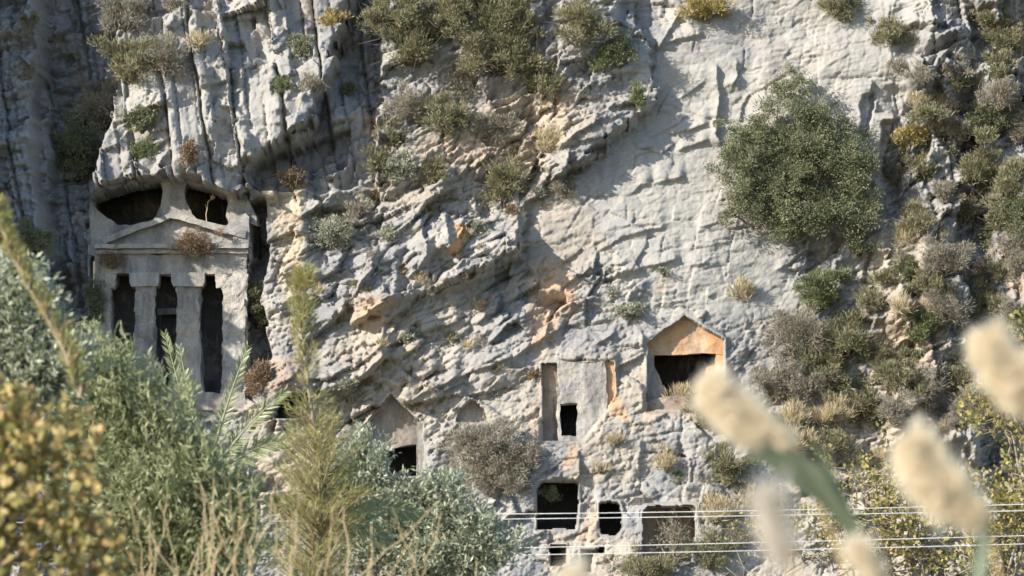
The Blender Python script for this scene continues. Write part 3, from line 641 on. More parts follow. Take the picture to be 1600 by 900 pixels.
def cloud(rx, ry, rz, kind, r, dens=1.0, clump=None):
    """leaf bases/directions in an uneven crown of half-axes rx, ry, rz around the origin"""
    L, Wd, up, dk, gap, _ = KIND[kind]
    area = math.pi * rx * rz
    n = int(min(42000, max(120, dens * dk * 1.85 * area / (L * Wd * 0.5))))
    cr = clump or max(0.16, min(0.34 * (rx * rz) ** .5, 0.70))
    nc = max(5, int(2.2 * area / (cr * cr)))
    k = r.normal(size=(nc, 3)); k /= np.linalg.norm(k, axis=1, keepdims=True)
    rad = r.random((nc, 1)) ** 0.45
    # uneven outline: radius wobbles with direction
    wob = 1 + 0.38 * np.sin(k[:, :1] * 4.1 + r.random() * 6) * np.cos(k[:, 2:] * 3.7 + r.random() * 6) + 0.18 * r.normal(size=(nc, 1))
    cc = k * rad * wob * np.array([rx - cr * .4, ry - cr * .3, rz - cr * .4])
    cc = cc[(cc[:, 2] > -0.75 * rz)]
    keep = r.random(len(cc)) > gap * 0.6; cc = cc[keep] if keep.sum() > 4 else cc
    ci = r.integers(0, len(cc), n); cs = cr * (0.40 + 0.85 * r.random(len(cc)) ** 1.3)
    g = r.normal(size=(n, 3)); g /= np.linalg.norm(g, axis=1, keepdims=True)
    p = cc[ci] + g * (r.random((n, 1)) ** 0.5) * cs[ci][:, None] * np.array([1.05, 1, 0.85])
    out = p / np.array([rx, ry, rz]); d = g * 0.9 + out * 0.7 + r.normal(size=(n, 3)) * 0.55; d[:, 2] += up
    ct = .1 + r.random(len(cc)) * 0.45
    tint = .1 + ct[ci] + r.random(n) * 0.22
    return p, d, L, Wd, tint, cc
def shrub(px, py, rx, ry, kind, label, lobes=None, name='shrub', cat='shrub', Y=None, dens=1.0, group=None, depthk=0.75, out=0.45, stem=True, mat=None):
    r = np.random.default_rng(int(px * 31 + py * 17))
    yb = py + ry * 0.75
    if Y is None: Y = min(depth_at(px, yb), depth_at(px, py) + 0.3)
    sc = Y / F; a, b = rx * sc, ry * sc; dpt = max(0.25, a * depthk)
    base = at(px, yb, Y)
    t = thing(name, label, cat, base, group)
    ctr = np.array([0, -dpt * out, ry * 0.75 * sc])
    if lobes:
        qs = []
        for lx, ly, la, lb in lobes:
            q = cloud(la * sc, min(la, lb) * sc * depthk, lb * sc, kind, r, dens * (.6 if kind == 'evergreen' else .75)); o_ = np.array([(lx - px) * sc, min(0, depth_at(lx, ly) - depth_at(px, py)) * .6, (py - ly) * sc])
            qs.append((q[0] + o_, q[1], q[4], q[5] + o_))
        p, d, tint, cc = (np.concatenate([q[i] for q in qs]) for i in range(4)); L, Wd = KIND[kind][:2]
    else: p, d, L, Wd, tint, cc = cloud(a, dpt, b, kind, r, dens)
    p = p + ctr; sz = 0.75 + 0.5 * r.random(len(p))
    link('foliage', leaf_mesh('foliage', p, d, L * sz, Wd * sz, M[mat or kind], tint, r), t)
    if stem:
        segs = []
        ck = cc[r.permutation(len(cc))[:int(min(26, 5 + a * 8))]] + ctr
        root = np.array([0, 0.05, -0.05])
        for c in ck:
            segs += bent(root + r.normal(size=3) * .06 * a, c * 0.97, 0.035 + 0.02 * a, 0.012, 4, 0.10, r)
            if kind in ('twiggy', 'rust', 'juniper', 'drygrass'):
                for _ in range(3):
                    segs += bent(c, c + r.normal(size=3) * 0.35 * (a * b) ** .5 + np.array([0, -.1, .15]), 0.016, 0.007, 2, 0.12, r)
        v, f = tubes(segs, 3); link('stem', mesh_np('stem', v, f, M[KIND[kind][5]]), t)
    return t
SH = [
 (195, 25, 42, 36, 'twiggy', 'brown-green scrub at the top edge left of the tall pale slabs'), (205, 100, 52, 44, 'juniper', 'olive green bush on the left shoulder of the pale slabs'),
 (152, 168, 62, 44, 'twiggy', 'wide grey twiggy bush hanging over the shaded bay above the temple tomb'), (222, 188, 26, 24, 'evergreen', 'dark round shrub just under the grey twiggy bush'),
 (226, 236, 27, 23, 'green', 'small round green shrub just above the overhang of the temple tomb'), (296, 240, 15, 22, 'rust', 'brown tuft in a slot of the slabs above the temple roof'),
 (272, 10, 20, 17, 'twiggy', 'brown shrub at the top edge beside the cream slab'), (258, 88, 38, 36, 'twiggy', 'thin sparse scrub in the cracks of the pale slabs'),
 (312, 66, 24, 12, 'drygrass', 'yellow grass tuft on a ledge of the pale slabs'), (48, 34, 16, 15, 'juniper', 'small shrub high in the top left corner'),
 (118, 235, 58, 62, 'evergreen', 'dark scrub in deep shade left of the overhang'), (45, 110, 14, 14, 'twiggy', 'small dull tuft on the far left shaded ridge'), (60, 380, 34, 40, 'evergreen', 'dark bush in the shade behind the feathery shoot'),
 (440, 137, 18, 17, 'green', 'little green shrub on the edge of the slab block'), (486, 132, 26, 17, 'twiggy', 'flat grey cushion shrub on the brink of the dark bay'),
 (472, 70, 19, 21, 'evergreen', 'round grey-green shrub on the face of the dark bay'), (522, 32, 26, 15, 'yellow', 'yellow-green grassy shrub near the top of the dark bay'),
 (458, 281, 30, 16, 'rust', 'dry brown cushion on the orange ledge right of the temple roof'), (545, 140, 12, 14, 'green', 'tiny green tuft inside the dark vertical bay'),
 (648, 38, 92, 74, 'juniper', 'largest brown-green bush at the top of the cliff', [(595, 40, 36, 34), (630, 20, 50, 40), (690, 30, 52, 44), (650, 75, 48, 36), (715, 10, 40, 36)]), (772, 62, 62, 76, 'juniper', 'tall dense bush at the top right of the largest one', [(770, 35, 44, 46), (745, 90, 34, 40), (795, 95, 46, 46), (800, 50, 40, 40)]), (800, 15, 50, 30, 'juniper', 'bush spreading along the top edge beside the tall dense bush'),
 (905, 42, 48, 40, 'juniper', 'loose bush at the top of the buttress edge'), (940, 94, 22, 20, 'green', 'bright green round shrub on the buttress edge'), (968, 82, 28, 28, 'evergreen', 'dark shaded shrub beside the bright green round one'),
 (996, 150, 14, 20, 'green', 'upright green shrub on the tip of the diagonal ledge'), (606, 214, 30, 25, 'juniper', 'shrub below the small orange patch at the top'), (702, 186, 50, 32, 'juniper', 'spreading shrub under the tall dense bush'),
 (676, 270, 28, 26, 'juniper', 'round shrub low on the left of the broken buttress'), (622, 264, 30, 26, 'silver', 'pale grey twiggy shrub left of the low round one'), (786, 284, 34, 48, 'juniper', 'tall olive shrub above the bright orange rock face'),
 (860, 222, 20, 24, 'drygrass', 'dry yellow grass on the diagonal ledge'), (720, 135, 34, 30, 'twiggy', 'bare grey branches hanging under the top bushes'), (745, 355, 18, 14, 'silver', 'small grey cushion beside the bright orange face'),
 (880, 295, 26, 18, 'twiggy', 'sparse scrub in the shadow at the foot of the diagonal ledge'), (1100, 17, 44, 22, 'yellow', 'bright yellow shrub casting a shadow at the top of the smooth slab'),
 (1312, 10, 36, 28, 'juniper', 'olive shrub at the top edge above the pale right slab'), (1395, 52, 36, 24, 'juniper', 'low spreading shrub on the pale right slab'),
 (1240, 275, 122, 108, 'evergreen', 'biggest grey-green bush, spreading over the right of the smooth slab', [(1232, 138, 36, 30), (1262, 190, 52, 44), (1182, 215, 58, 60), (1190, 300, 62, 62), (1255, 270, 70, 62), (1320, 270, 62, 62), (1290, 335, 66, 46), (1345, 330, 40, 40), (1235, 345, 62, 36), (1225, 245, 60, 60), (1150, 255, 40, 56), (1165, 325, 44, 40), (1280, 225, 60, 50)]),
 (1420, 216, 26, 23, 'yellow', 'yellow-brown shrub on a ledge right of the biggest bush'), (1492, 110, 36, 22, 'twiggy', 'brown scrub on the shaded ledges near the top right'), (1562, 98, 26, 20, 'juniper', 'shrub at the right edge near the top'),
 (1530, 265, 42, 32, 'juniper', 'dark green shrub above the shaded hollow on the right'), (1470, 405, 48, 40, 'twiggy', 'wide grey twiggy shrub left of the shaded hollow'), (1280, 452, 42, 45, 'green', 'fresh green shrub under the biggest bush'),
 (1240, 522, 54, 46, 'twiggy', 'pale grey scrub to the right of the orange gabled tomb'), (1325, 522, 50, 48, 'juniper', 'grey-green shrub right of the pale scrub'), (1432, 500, 32, 40, 'green', 'green upright shrub in the broken rock on the right'),
 (1160, 455, 21, 18, 'drygrass', 'dry flowering tuft on the smooth face up right of the gabled tomb'), (984, 486, 30, 12, 'silver', 'grey tufts along the ledge above the orange gable'), (955, 458, 9, 9, 'silver', 'tiny grey rosette on the rock above the ledge tufts'),
 (1036, 424, 10, 8, 'silver', 'tiny rosette over the pale orange scar'), (520, 362, 42, 34, 'silver', 'grey-green shrub on the rough rock right of the dark crevice'), (607, 366, 16, 14, 'silver', 'pale rosette plant above the rough grey boss'),
 (636, 526, 17, 14, 'silver', 'grey cushion plant in the middle of the rough bedding'), (592, 305, 18, 16, 'rust', 'reddish dry tuft on the rough rock'), (406, 476, 31, 44, 'evergreen', 'dark green shrub in the crevice beside the temple tomb'),
 (410, 592, 29, 30, 'rust', 'rust-brown dead shrub at the foot of the crevice'), (764, 706, 84, 58, 'twiggy', 'wide grey bare thicket left of the square chamber', [(725, 690, 40, 34), (775, 690, 46, 38), (815, 715, 36, 34), (745, 740, 44, 36), (790, 745, 40, 34)]), (1108, 632, 32, 46, 'juniper', 'olive shrub at the right corner of the gabled tomb'),
 (1136, 732, 42, 34, 'juniper', 'rounded olive shrub under the blurred left plume'), (1040, 722, 20, 18, 'drygrass', 'dry grass below the gabled tomb'), (1058, 746, 9, 15, 'green', 'small bright green tuft below the dry grass'),
 (900, 602, 13, 10, 'silver', 'small tuft above the panel doorway'),
 (1012, 886, 62, 24, 'juniper', 'yellow-green bush at the bottom under the wide low chamber'),
 (860, 770, 20, 14, 'evergreen', 'small plant hanging from the top corner of the square chamber'), (1066, 618, 26, 16, 'drygrass', 'dry grass on the broken sill of the gabled tomb'),
 (1250, 608, 44, 40, 'twiggy', 'grey scrub above the blurred reed blades'), (1346, 630, 42, 34, 'juniper', 'olive scrub between the two blurred plumes'), (1446, 604, 38, 40, 'twiggy', 'grey scrub above the right blurred plume'),
 (1508, 636, 42, 42, 'twiggy', 'brown scrub beside the dark hollow at the right'), (1548, 470, 40, 36, 'juniper', 'dark shrub below the shaded hollow on the right'), (1590, 190, 26, 40, 'twiggy', 'brown shrub hanging at the right edge'),
 (1585, 400, 26, 44, 'twiggy', 'dry scrub along the right edge by the shaded hollow'), (1430, 350, 36, 20, 'juniper', 'shrub on the pale block right of the biggest bush'), (1385, 560, 30, 26, 'juniper', 'shrub in the middle of the broken rock on the right'),
 (1510, 540, 34, 26, 'green', 'green shrub under the dark one at the right'), (1345, 380, 30, 22, 'evergreen', 'dark shrub under the right end of the biggest bush'), (940, 735, 16, 8, 'drygrass', 'dry grass streak above the round-cornered chamber'),
 (815, 730, 22, 20, 'drygrass', 'dry yellow grass above the square chamber'), (1150, 840, 26, 22, 'twiggy', 'low scrub right of the wide low chamber'), (1230, 690, 34, 24, 'drygrass', 'dry grass slope under the blurred left plume'), (1190, 780, 40, 24, 'drygrass', 'dry grass patch behind the wires on the right slope'),
 (1205, 600, 40, 36, 'twiggy', 'grey scrub behind the tip of the left plume'), (1290, 560, 44, 40, 'juniper', 'olive scrub on the slope right of the gabled tomb, below the pale scrub'), (1300, 650, 46, 30, 'drygrass', 'straw-coloured scrub on the slope between the plumes'),
 (1395, 640, 34, 30, 'twiggy', 'brown twiggy scrub right above the right plume tip'), (1470, 480, 40, 32, 'twiggy', 'grey scrub under the wide twiggy shrub by the hollow'), (1560, 330, 32, 40, 'juniper', 'dark scrub at the right of the shaded hollow'),
 (1500, 200, 40, 24, 'twiggy', 'brown scrub under the shaded ledges at the upper right'), (1545, 25, 34, 24, 'juniper', 'dull green scrub at the top right corner'), (1400, 270, 30, 22, 'twiggy', 'grey scrub on the edge of the biggest bush'),
 (1280, 700, 60, 30, 'juniper', 'low olive scrub behind the green reed blades'), (1120, 800, 36, 26, 'drygrass', 'dry grass beside the wide low chamber'), (1570, 560, 36, 34, 'rust', 'red-brown scrub near the right plume'),
 (590, 250, 26, 22, 'juniper', 'shrub in the mouth of the dark vertical bay'), (640, 165, 40, 26, 'twiggy', 'bare grey scrub below the largest top bush'), (850, 130, 34, 30, 'juniper', 'shrub hanging under the loose bush at the buttress edge'), (775, 200, 36, 26, 'twiggy', 'grey scrub in the middle of the broken buttress'),
 (560, 330, 28, 18, 'twiggy', 'dry scrub among the rough rock above the grey shrub'), (1100, 860, 40, 34, 'juniper', 'green bush right of the wide low chamber, at the bottom'),
 (1440, 250, 40, 26, 'juniper', 'dull olive scrub below the yellow-brown ledge shrub'), (1560, 150, 38, 26, 'twiggy', 'grey-brown scrub over the right edge ledges'), (1500, 330, 34, 26, 'juniper', 'dark scrub at the top of the shaded hollow'),
 (1580, 280, 30, 36, 'juniper', 'olive scrub at the right edge above the hollow'), (1535, 425, 36, 26, 'twiggy', 'bare grey branches at the bottom of the shaded hollow'), (1450, 445, 34, 24, 'juniper', 'olive scrub under the left side of the shaded hollow'),
 (1490, 590, 40, 34, 'juniper', 'olive scrub between the right plumes, higher than the leafy shrub'), (1400, 590, 36, 28, 'juniper', 'grey-green scrub above the right plume tip'), (1360, 470, 26, 24, 'juniper', 'small olive shrub on the pale broken slabs'), (1590, 500, 34, 46, 'juniper', 'scrub on the right edge above the cut plume'),
 (1575, 60, 40, 34, 'juniper', 'dark scrub filling the top right corner ledges'), (1540, 190, 46, 30, 'evergreen', 'dark scrub band over the upper right ledges'), (1590, 335, 30, 50, 'evergreen', 'dark continuous scrub at the right edge beside the hollow'),
 (1455, 175, 34, 22, 'twiggy', 'grey scrub over the yellow-brown ledge shrub'), (1575, 620, 40, 44, 'evergreen', 'dark scrub behind the plume at the right edge'), (1420, 430, 30, 24, 'evergreen', 'dark scrub on the broken slabs left of the twiggy hollow shrub'), (1310, 600, 40, 26, 'evergreen', 'dark scrub in the middle of the right slope'),
 (540, 600, 20, 9, 'silver', 'grey cushion on the boss above the low gabled tomb'), (960, 690, 20, 7, 'drygrass', 'thin dry grass below the orange streak'), (1475, 300, 30, 22, 'twiggy', 'brown scrub left of the dark green shrub on the right'),
]
for s in SH: shrub(*s)
shrub(1052, 846, 36, 40, 'twiggy', 'dry branching bush in the mouth of the wide low chamber', dens=0.16, Y=depth_at(1052, 890) - 0.3)
shrub(304, 380, 40, 24, 'twiggy', 'dead brown scrub hanging over the temple pediment', Y=Yd(-15), mat='rust', depthk=.4)
shrub(150, 468, 20, 46, 'evergreen', 'dark shrub hanging on the left pilaster of the temple tomb', Y=Yd(-4), depthk=.6)
shrub(178, 408, 20, 13, 'rust', 'small dry scrub clinging under the left end of the cornice', Y=Yd(-4), depthk=.5)
# small tufts between the bushes, told apart by the mark they grow next to
MARKS = [(1071, 570, 'the orange gabled tomb'), (1240, 260, 'the biggest bush'), (1528, 380, 'the shaded hollow on the right'), (1470, 405, 'the wide twiggy shrub by the hollow'), (1280, 452, 'the fresh green shrub'),
         (1325, 522, 'the grey-green shrub on the right'), (1420, 216, 'the yellow-brown ledge shrub'), (1395, 52, 'the low shrub on the pale slab'), (1530, 265, 'the dark green shrub on the right'), (1136, 732, 'the rounded olive shrub'),
         (1492, 110, 'the brown scrub near the top right'), (1346, 630, 'the olive scrub between the plumes'), (720, 375, 'the bright orange rock face'), (610, 640, 'the low gabled tomb'), (740, 645, 'the small triangular niche'),
         (890, 640, 'the doorway panel'), (520, 362, 'the grey shrub right of the crevice'), (636, 526, 'the grey cushion in the bedding'), (702, 186, 'the spreading shrub at the top'), (676, 270, 'the low round shrub on the buttress'), (860, 222, 'the grass on the diagonal ledge')]
r0 = np.random.default_rng(99); used = set()
WORDS = {'evergreen': 'dark green tuft', 'twiggy': 'grey twiggy tuft', 'juniper': 'olive green tuft', 'drygrass': 'dry yellow tuft', 'rust': 'brown tuft', 'silver': 'pale silvery tuft'}
for k in range(230):
    if k % 5 < 3: px = r0.uniform(1210, 1600); py = r0.uniform(90, 780); sz = r0.uniform(10, 27); px += 190 if (px < 1380 and py < 420) else 0; px = min(px, 1598)
    else: px = r0.uniform(470, 860); py = r0.uniform(150, 640); sz = r0.uniform(5, 11)
    kd = (['twiggy', 'juniper', 'evergreen', 'juniper', 'evergreen', 'juniper', 'drygrass'] if px > 1180 else ['twiggy', 'juniper', 'drygrass', 'rust', 'silver', 'juniper', 'twiggy'])[r0.integers(0, 7)]
    mk = min(MARKS, key=lambda q: (q[0] - px) ** 2 + (q[1] - py) ** 2); dx = px - mk[0]; dy = py - mk[1]
    if any(h[0][0] - 40 < px < h[0][0] + 150 and min(q[1] for q in h) < py < max(q[1] for q in h) and poly_sdf(np.array([px]), np.array([py]), h)[0] > -8 for h in HOLES): continue
    lab = WORDS[kd] + ' growing ' + ('to the right of ' if dx > 0 else 'to the left of ') * (abs(dx) > abs(dy)) + ('below ' if dy > 0 else 'above ') * (abs(dx) <= abs(dy)) + mk[2]
    if lab in used or math.hypot(dx, dy) > 140: continue
    used.add(lab)
    shrub(px, py, sz, sz * 0.8, kd, lab, group='small tufts in the cracks of the cliff', name='tuft', cat='tuft', stem=False)
# dead flower stalk standing in the right roof cavity
sb = at(322, 352, Yd(-4)); t = thing('dead_stalk', 'pale dead flower stalk standing in front of the right roof cavity', 'plant', sb)
v, f = tubes(bent((0, 0, 0), (0.1, -.1, 1.3), .03, .02, 4, .04) + bent((0.1, -.1, 1.25), (.42, -.1, 1.55), .02, .012, 2, .05) + bent((.05, -.05, .9), (-.05, -.1, 1.15), .014, .01, 2, .05), 4)
link('stem', mesh_np('stem', v, f, M['straw'], {'tint': np.full(len(f), .8)}), t)
pp = r0.normal(size=(60, 3)) * .06 + np.array((.35, -.1, 1.52)); link('flower_head', leaf_mesh('flower_head', pp, r0.normal(size=(60, 3)), .1, .05, M['straw'], r0.random(60)), t)

# ---- trees in front: sprays of narrow leaves on shoots
def spray_tree(name, label, cat, blobs, Y, base, mat, leaf, n, wind, seed, barkm='bark', shoot=0.7, per=14, group=None, trunk_r=0.12, openness=0.3):
    """blobs: crowns (px, py, rx, ry) in photo pixels at distance Y; shoots carrying narrow leaves"""
    r = np.random.default_rng(seed); b = at(base[0], base[1], Y); b.z = min(b.z, 0.2); sc = Y / F
    t = thing(name, label, cat, b, group); off = np.array(b)
    ar = np.array([q[2] * q[3] for q in blobs], float); ar /= ar.sum()
    P = []; D = []; T = []; segs = []
    tops = []
    for (px, py, rx, ry), w in zip(blobs, ar):
        m = max(10, int(n * w)); c = np.array(at(px, py, Y)) - off; R = np.array([rx * sc, min(rx, ry) * sc * 0.8, ry * sc])
        k = r.normal(size=(m, 3)); k /= np.linalg.norm(k, axis=1, keepdims=True)
        rad = r.random((m, 1)) ** 0.4; wob = 1 + .2 * np.sin(k[:, :1] * 5 + r.random() * 6) * np.cos(k[:, 2:] * 5 + r.random() * 6)
        s0 = c + k * rad * wob * R
        s0 = s0[(vn := np.array([mnoise.noise(Vector(q * 0.9 + seed)) for q in s0])) > -openness * 1.2]
        dr = (s0 - c) / R * 0.6 + np.array(wind) + r.normal(size=s0.shape) * 0.35; dr /= np.linalg.norm(dr, axis=1, keepdims=True)
        st = r.random(len(s0)) * 0.45
        for j in range(per):
            f_ = (j + r.random(len(s0))) / per
            P.append(s0 + dr * (shoot * f_)[:, None] + r.normal(size=s0.shape) * 0.02 - np.array([0, 0, .12 * shoot]) * (f_ ** 2)[:, None])
            D.append(dr * 0.9 + r.normal(size=s0.shape) * 0.75); T.append(st + r.random(len(s0)) * 0.55)
        segs += bent((r.normal() * .1, 0, 0), c - np.array([0, 0, R[2] * .3]), trunk_r, trunk_r * .4, 5, .05, r)
        for q in s0[r.permutation(len(s0))[:40]]: segs += bent(c + r.normal(size=3) * R * .3 - np.array([0, 0, R[2] * .3]), q, trunk_r * .28, .012, 3, .08, r)
    P = np.concatenate(P); D = np.concatenate(D); T = np.concatenate(T); z = 0.7 + 0.6 * r.random(len(P))
    link('crown', leaf_mesh('crown', P, D, leaf[0] * z, leaf[1] * z, M[mat], T, r), t)
    v, f = tubes(segs, 5); link('trunk', mesh_np('trunk', v, f, M[barkm], smooth=True), t)
    return t
spray_tree('olive_tree', 'silvery olive tree standing in front of the low gabled tomb', 'tree', [(568, 748, 36, 56), (552, 810, 54, 56), (622, 806, 46, 42), (690, 800, 52, 46), (730, 862, 75, 52), (640, 880, 90, 60)], 60, (640, 1250), 'olive', (0.105, 0.030), 4600, (-0.25, 0, 0.75), 11, shoot=0.36, per=11, trunk_r=.07, openness=.35)
spray_tree('olive_tree', 'pale grey olive bush at the far left under the feathery shoot', 'tree', [(20, 500, 60, 75), (60, 580, 70, 55), (10, 620, 70, 60), (-60, 560, 60, 90)], 36, (20, 1300), 'olive', (0.085, 0.032), 2400, (-0.1, 0, 0.6), 12, shoot=0.27, per=10, trunk_r=.05)
spray_tree('willow_bush', 'big green wind-swept bush in front of the temple tomb', 'bush', [(165, 620, 62, 85), (225, 690, 72, 85), (300, 775, 72, 90), (360, 835, 52, 80), (200, 800, 120, 110), (120, 620, 46, 70), (270, 870, 150, 70)], 42, (240, 1250), 'willow', (0.11, 0.024), 3800, (-0.6, 0, 0.65), 13, shoot=0.40, per=15, trunk_r=.05)
# ---- young feathery tree (needles on drooping twigs)
def feather_tree(name, label, px0, py0, px1, py1, Y, widths, seed, n=420, needle=(0.16, 0.012), lean_tw=0.55, cat='tree', tmat='twig', dens=26, trunk=0.07):
    r = np.random.default_rng(seed); b = at(px0, py0, Y); sc = Y / F; t = thing(name, label, cat, b); off = np.array(b)
    top = np.array(at(px1, py1, Y)) - off; ln = np.linalg.norm(top)
    ax = lambda u: top * u + np.array([0.018 * ln * math.sin(u * 7 + seed), 0, 0])
    segs = []; ps = [ax(u) for u in np.linspace(0, 1, 14)]
    for i in range(13): segs.append((ps[i], ps[i + 1], trunk * (1 - i / 13) + .012, trunk * (1 - (i + 1) / 13) + .012))
    P = []; D = []; T = []
    for k in range(n):
        u = r.random() ** 0.9; py = py0 + (py1 - py0) * u
        wd = np.interp(py, [w[0] for w in widths], [w[1] for w in widths]) * sc
        if r.random() > np.interp(py, [w[0] for w in widths], [w[2] for w in widths]): continue
        an = r.uniform(0, 2 * math.pi); dr = np.array([math.cos(an), math.sin(an), lean_tw + .45 * r.random()]); dr /= np.linalg.norm(dr)
        L = wd * (0.55 + .55 * r.random()) + 12 * sc; p0 = ax(u); p1 = p0 + dr * L
        segs += bent(p0, p1, .013, .005, 2, .05, r)
        m = int(dens * (0.5 + L)); f_ = r.random(m) ** .7; tw = p0 + (p1 - p0) * f_[:, None]; st = r.random() * .5 + (.25 if r.random() < .3 else 0)
        P.append(tw); D.append(dr * .8 + r.normal(size=(m, 3)) * .55 + np.array([0, 0, .25])); T.append(st + r.random(m) * .35)
    P = np.concatenate(P); D = np.concatenate(D); T = np.concatenate(T); z = .7 + .7 * r.random(len(P))
    link('crown', leaf_mesh('crown', P, D, needle[0] * z, needle[1] * z, M['feather'], T, r), t)
    v, f = tubes(segs, 4); link('trunk', mesh_np('trunk', v, f, M[tmat], smooth=True), t)
    return t
feather_tree('young_feathery_tree', 'slim young feathery tree with yellow-brown needles and a thin bare leader', 496, 1010, 482, 428, 56,
             [(428, 3, 1), (470, 10, .45), (540, 16, .4), (590, 14, .2), (603, 8, .1), (640, 22, .25), (680, 46, .5), (760, 70, .75), (850, 82, .8), (1010, 84, .7)], 5, n=900, needle=(.16, .008), dens=26, trunk=.045)
feather_tree('feathery_shoot', 'long feathery brown-green shoot leaning left in front of the shaded rock', 128, 620, -8, 325, 27, [(325, 2, 1), (400, 7, .8), (520, 14, .8), (620, 16, .8)], 6, n=200, needle=(.075, .006), lean_tw=1.3, cat='plant', dens=30, trunk=.012)

# ---- date palms behind the bushes
def frond(parent, base, tip, Y, sag, r, leaf=0.42, droop=0.0):
    off = np.array(parent.location); p0 = np.array(at(*base, Y)) - off; p1 = np.array(at(*tip, Y - r.uniform(0, .8))) - off
    L = np.linalg.norm(p1 - p0); ax = lambda u: p0 + (p1 - p0) * u + np.array([0, -.05 * L, sag * L]) * (4 * u * (1 - u))
    segs = [(ax(i / 12), ax((i + 1) / 12), .035 * (1 - i / 12) + .006, .035 * (1 - (i + 1) / 12) + .006) for i in range(12)]
    v, f = tubes(segs, 5); rach = link('frond', mesh_np('rachis', v, f, M['palm'], {'tint': np.full(len(f), .7)}), parent)
    P = []; D = []; Ln = []; T = []
    n = int(46 + L * 9)
    for i in range(n):
        u = .12 + .88 * i / n; c = ax(u); tg = ax(min(u + .02, 1.02)) - ax(u - .02); tg /= np.linalg.norm(tg)
        sd = np.cross(tg, np.array([0, 1, 0.0])); sd /= np.linalg.norm(sd)
        for s in (-1, 1):
            d = tg * (.55 + .9 * u) + sd * s * .8 + np.array([0, -.25, -.10 - droop]) + r.normal(size=3) * .07
            P.append(c); D.append(d); Ln.append(leaf * (.55 + .6 * math.sin(math.pi * min(1, u * .9 + .1))) * r.uniform(.85, 1.1)); T.append(r.random() * .7 + .2)
    P = np.array(P); o = leaf_mesh('leaflets', P, np.array(D), np.array(Ln), 0.034, M['palm'], np.array(T), r)
    link('leaflets', o, rach)
def palm(label, base, fronds, Y, seed):
    r = np.random.default_rng(seed); b = at(base[0], base[1], Y); zb = b.z; b.z = 1.0
    t = thing('date_palm', label, 'palm', b)
    v, f = tubes(bent((0, 0, -1), (0, 0, zb - 1.0), .24, .2, 8, .01, r), 8); link('trunk', mesh_np('trunk', v, f, M['bark'], smooth=True), t)
    for fr in fronds: frond(t, *fr[:2], Y, fr[2], r, fr[3] if len(fr) > 3 else .42)
palm('young date palm with upright grey-green fronds rising behind the wind-swept bush', (322, 740),
     [((315, 735), (257, 520), .02, .27), ((318, 735), (280, 540), .01, .25), ((325, 735), (388, 540), .03, .26), ((330, 740), (446, 612), .05, .34), ((335, 745), (440, 690), .08)], 78, 21)
palm('low palm with one drooping frond sticking out beside the feathery tree', (500, 830),
     [((505, 825), (660, 808), .13, .3), ((500, 828), (610, 850), .16, .3), ((495, 825), (420, 790), .12, .3), ((500, 825), (560, 760), .08, .3)], 57, 22)

# ---- autumn-leaved tree at the lower left: big leaves one by one
def outline_leaf(name, lob):
    n = 12; vs = [(0, 0, 0)]
    for i in range(n):
        a = 2 * math.pi * i / n; rr = 0.5 * (1 + lob * math.cos(3 * a)) * (0.92 + .16 * random.random())
        vs.append((rr * math.cos(a) * .9, 0.10 * math.cos(2 * a), rr * math.sin(a) + .5))
    vs[0] = (0, -0.05, .5)
    me = bpy.data.meshes.new(name); me.from_pydata(vs, [], [(0, 1 + i, 1 + (i + 1) % n) for i in range(n)]); me.materials.append(M['figleaf_one']); return me
LEAVES = [outline_leaf('leaf', l) for l in (0.05, 0.14, 0.24, 0.18)]
def broad_tree(label, blobs, Y, base, size, n_one, n_rest, seed, rest_mat, nbr=30):
    r = np.random.default_rng(seed); sc = Y / F; b = at(base[0], base[1], Y); b.z = 0.0
    t = thing('autumn_tree', label, 'tree', b); off = np.array(b)
    ar = np.array([q[2] * q[3] for q in blobs], float); ar /= ar.sum()
    def pick():
        px, py, rx, ry = blobs[r.choice(len(blobs), p=ar)]
        k = r.normal(size=3); k /= np.linalg.norm(k); k *= r.random() ** .4
        return np.array(at(px, py, Y)) - off + k * np.array([rx, min(rx, ry) * .7, ry]) * sc
    segs = []
    for q in blobs: segs += bent((0, 0, 0), np.array(at(q[0], q[1], Y)) - off, .07, .02, 5, .05, r)
    for k in range(nbr):
        p = segs[r.integers(0, 5 * len(blobs))][1]; segs += bent(p, p + np.array([r.normal() * .4, r.normal() * .2, .5 * r.random() + .1]) * 14 * size * .5, .012, .005, 3, .06, r)
    v, f = tubes(segs, 5); link('branches', mesh_np('branches', v, f, M['twig'], smooth=True), t)
    for k in range(n_one):
        p = pick(); p[1] -= 40 * sc * r.random()
        o = link('leaf', LEAVES[k % 4], t, p); o.scale = [size * r.uniform(.7, 1.25)] * 3
        o.rotation_euler = (r.normal() * .8, r.normal() * .9, r.normal() * 1.2)
    P = np.array([pick() for _ in range(n_rest)]); z = r.uniform(.6, 1.2, n_rest)
    D = r.normal(size=(n_rest, 3)) + np.array([0, 0, -.2])
    o = link('leaf_mass', leaf_mesh('leaf_mass', P, D, size * z, size * z * .8, M[rest_mat], r.random(n_rest), r), t); o['kind'] = 'stuff'
    return t
broad_tree('autumn tree with big yellow and orange leaves at the lower left', [(60, 720, 120, 110), (40, 840, 150, 90), (0, 640, 70, 60), (150, 860, 80, 60), (-60, 760, 90, 130)], 20, (40, 1430), 0.066, 300, 2100, 31, 'figleaf')
spray_tree('leafy_shrub', 'yellowing leafy shrub between the two blurred plumes at the lower right', 'shrub', [(1370, 760, 85, 75), (1330, 850, 100, 60), (1440, 850, 110, 70)], 85, (1380, 1300), 'vine', (0.11, 0.075), 1000, (0, 0, .45), 41, shoot=.65, per=6, barkm='twig', trunk_r=.06, openness=.05)
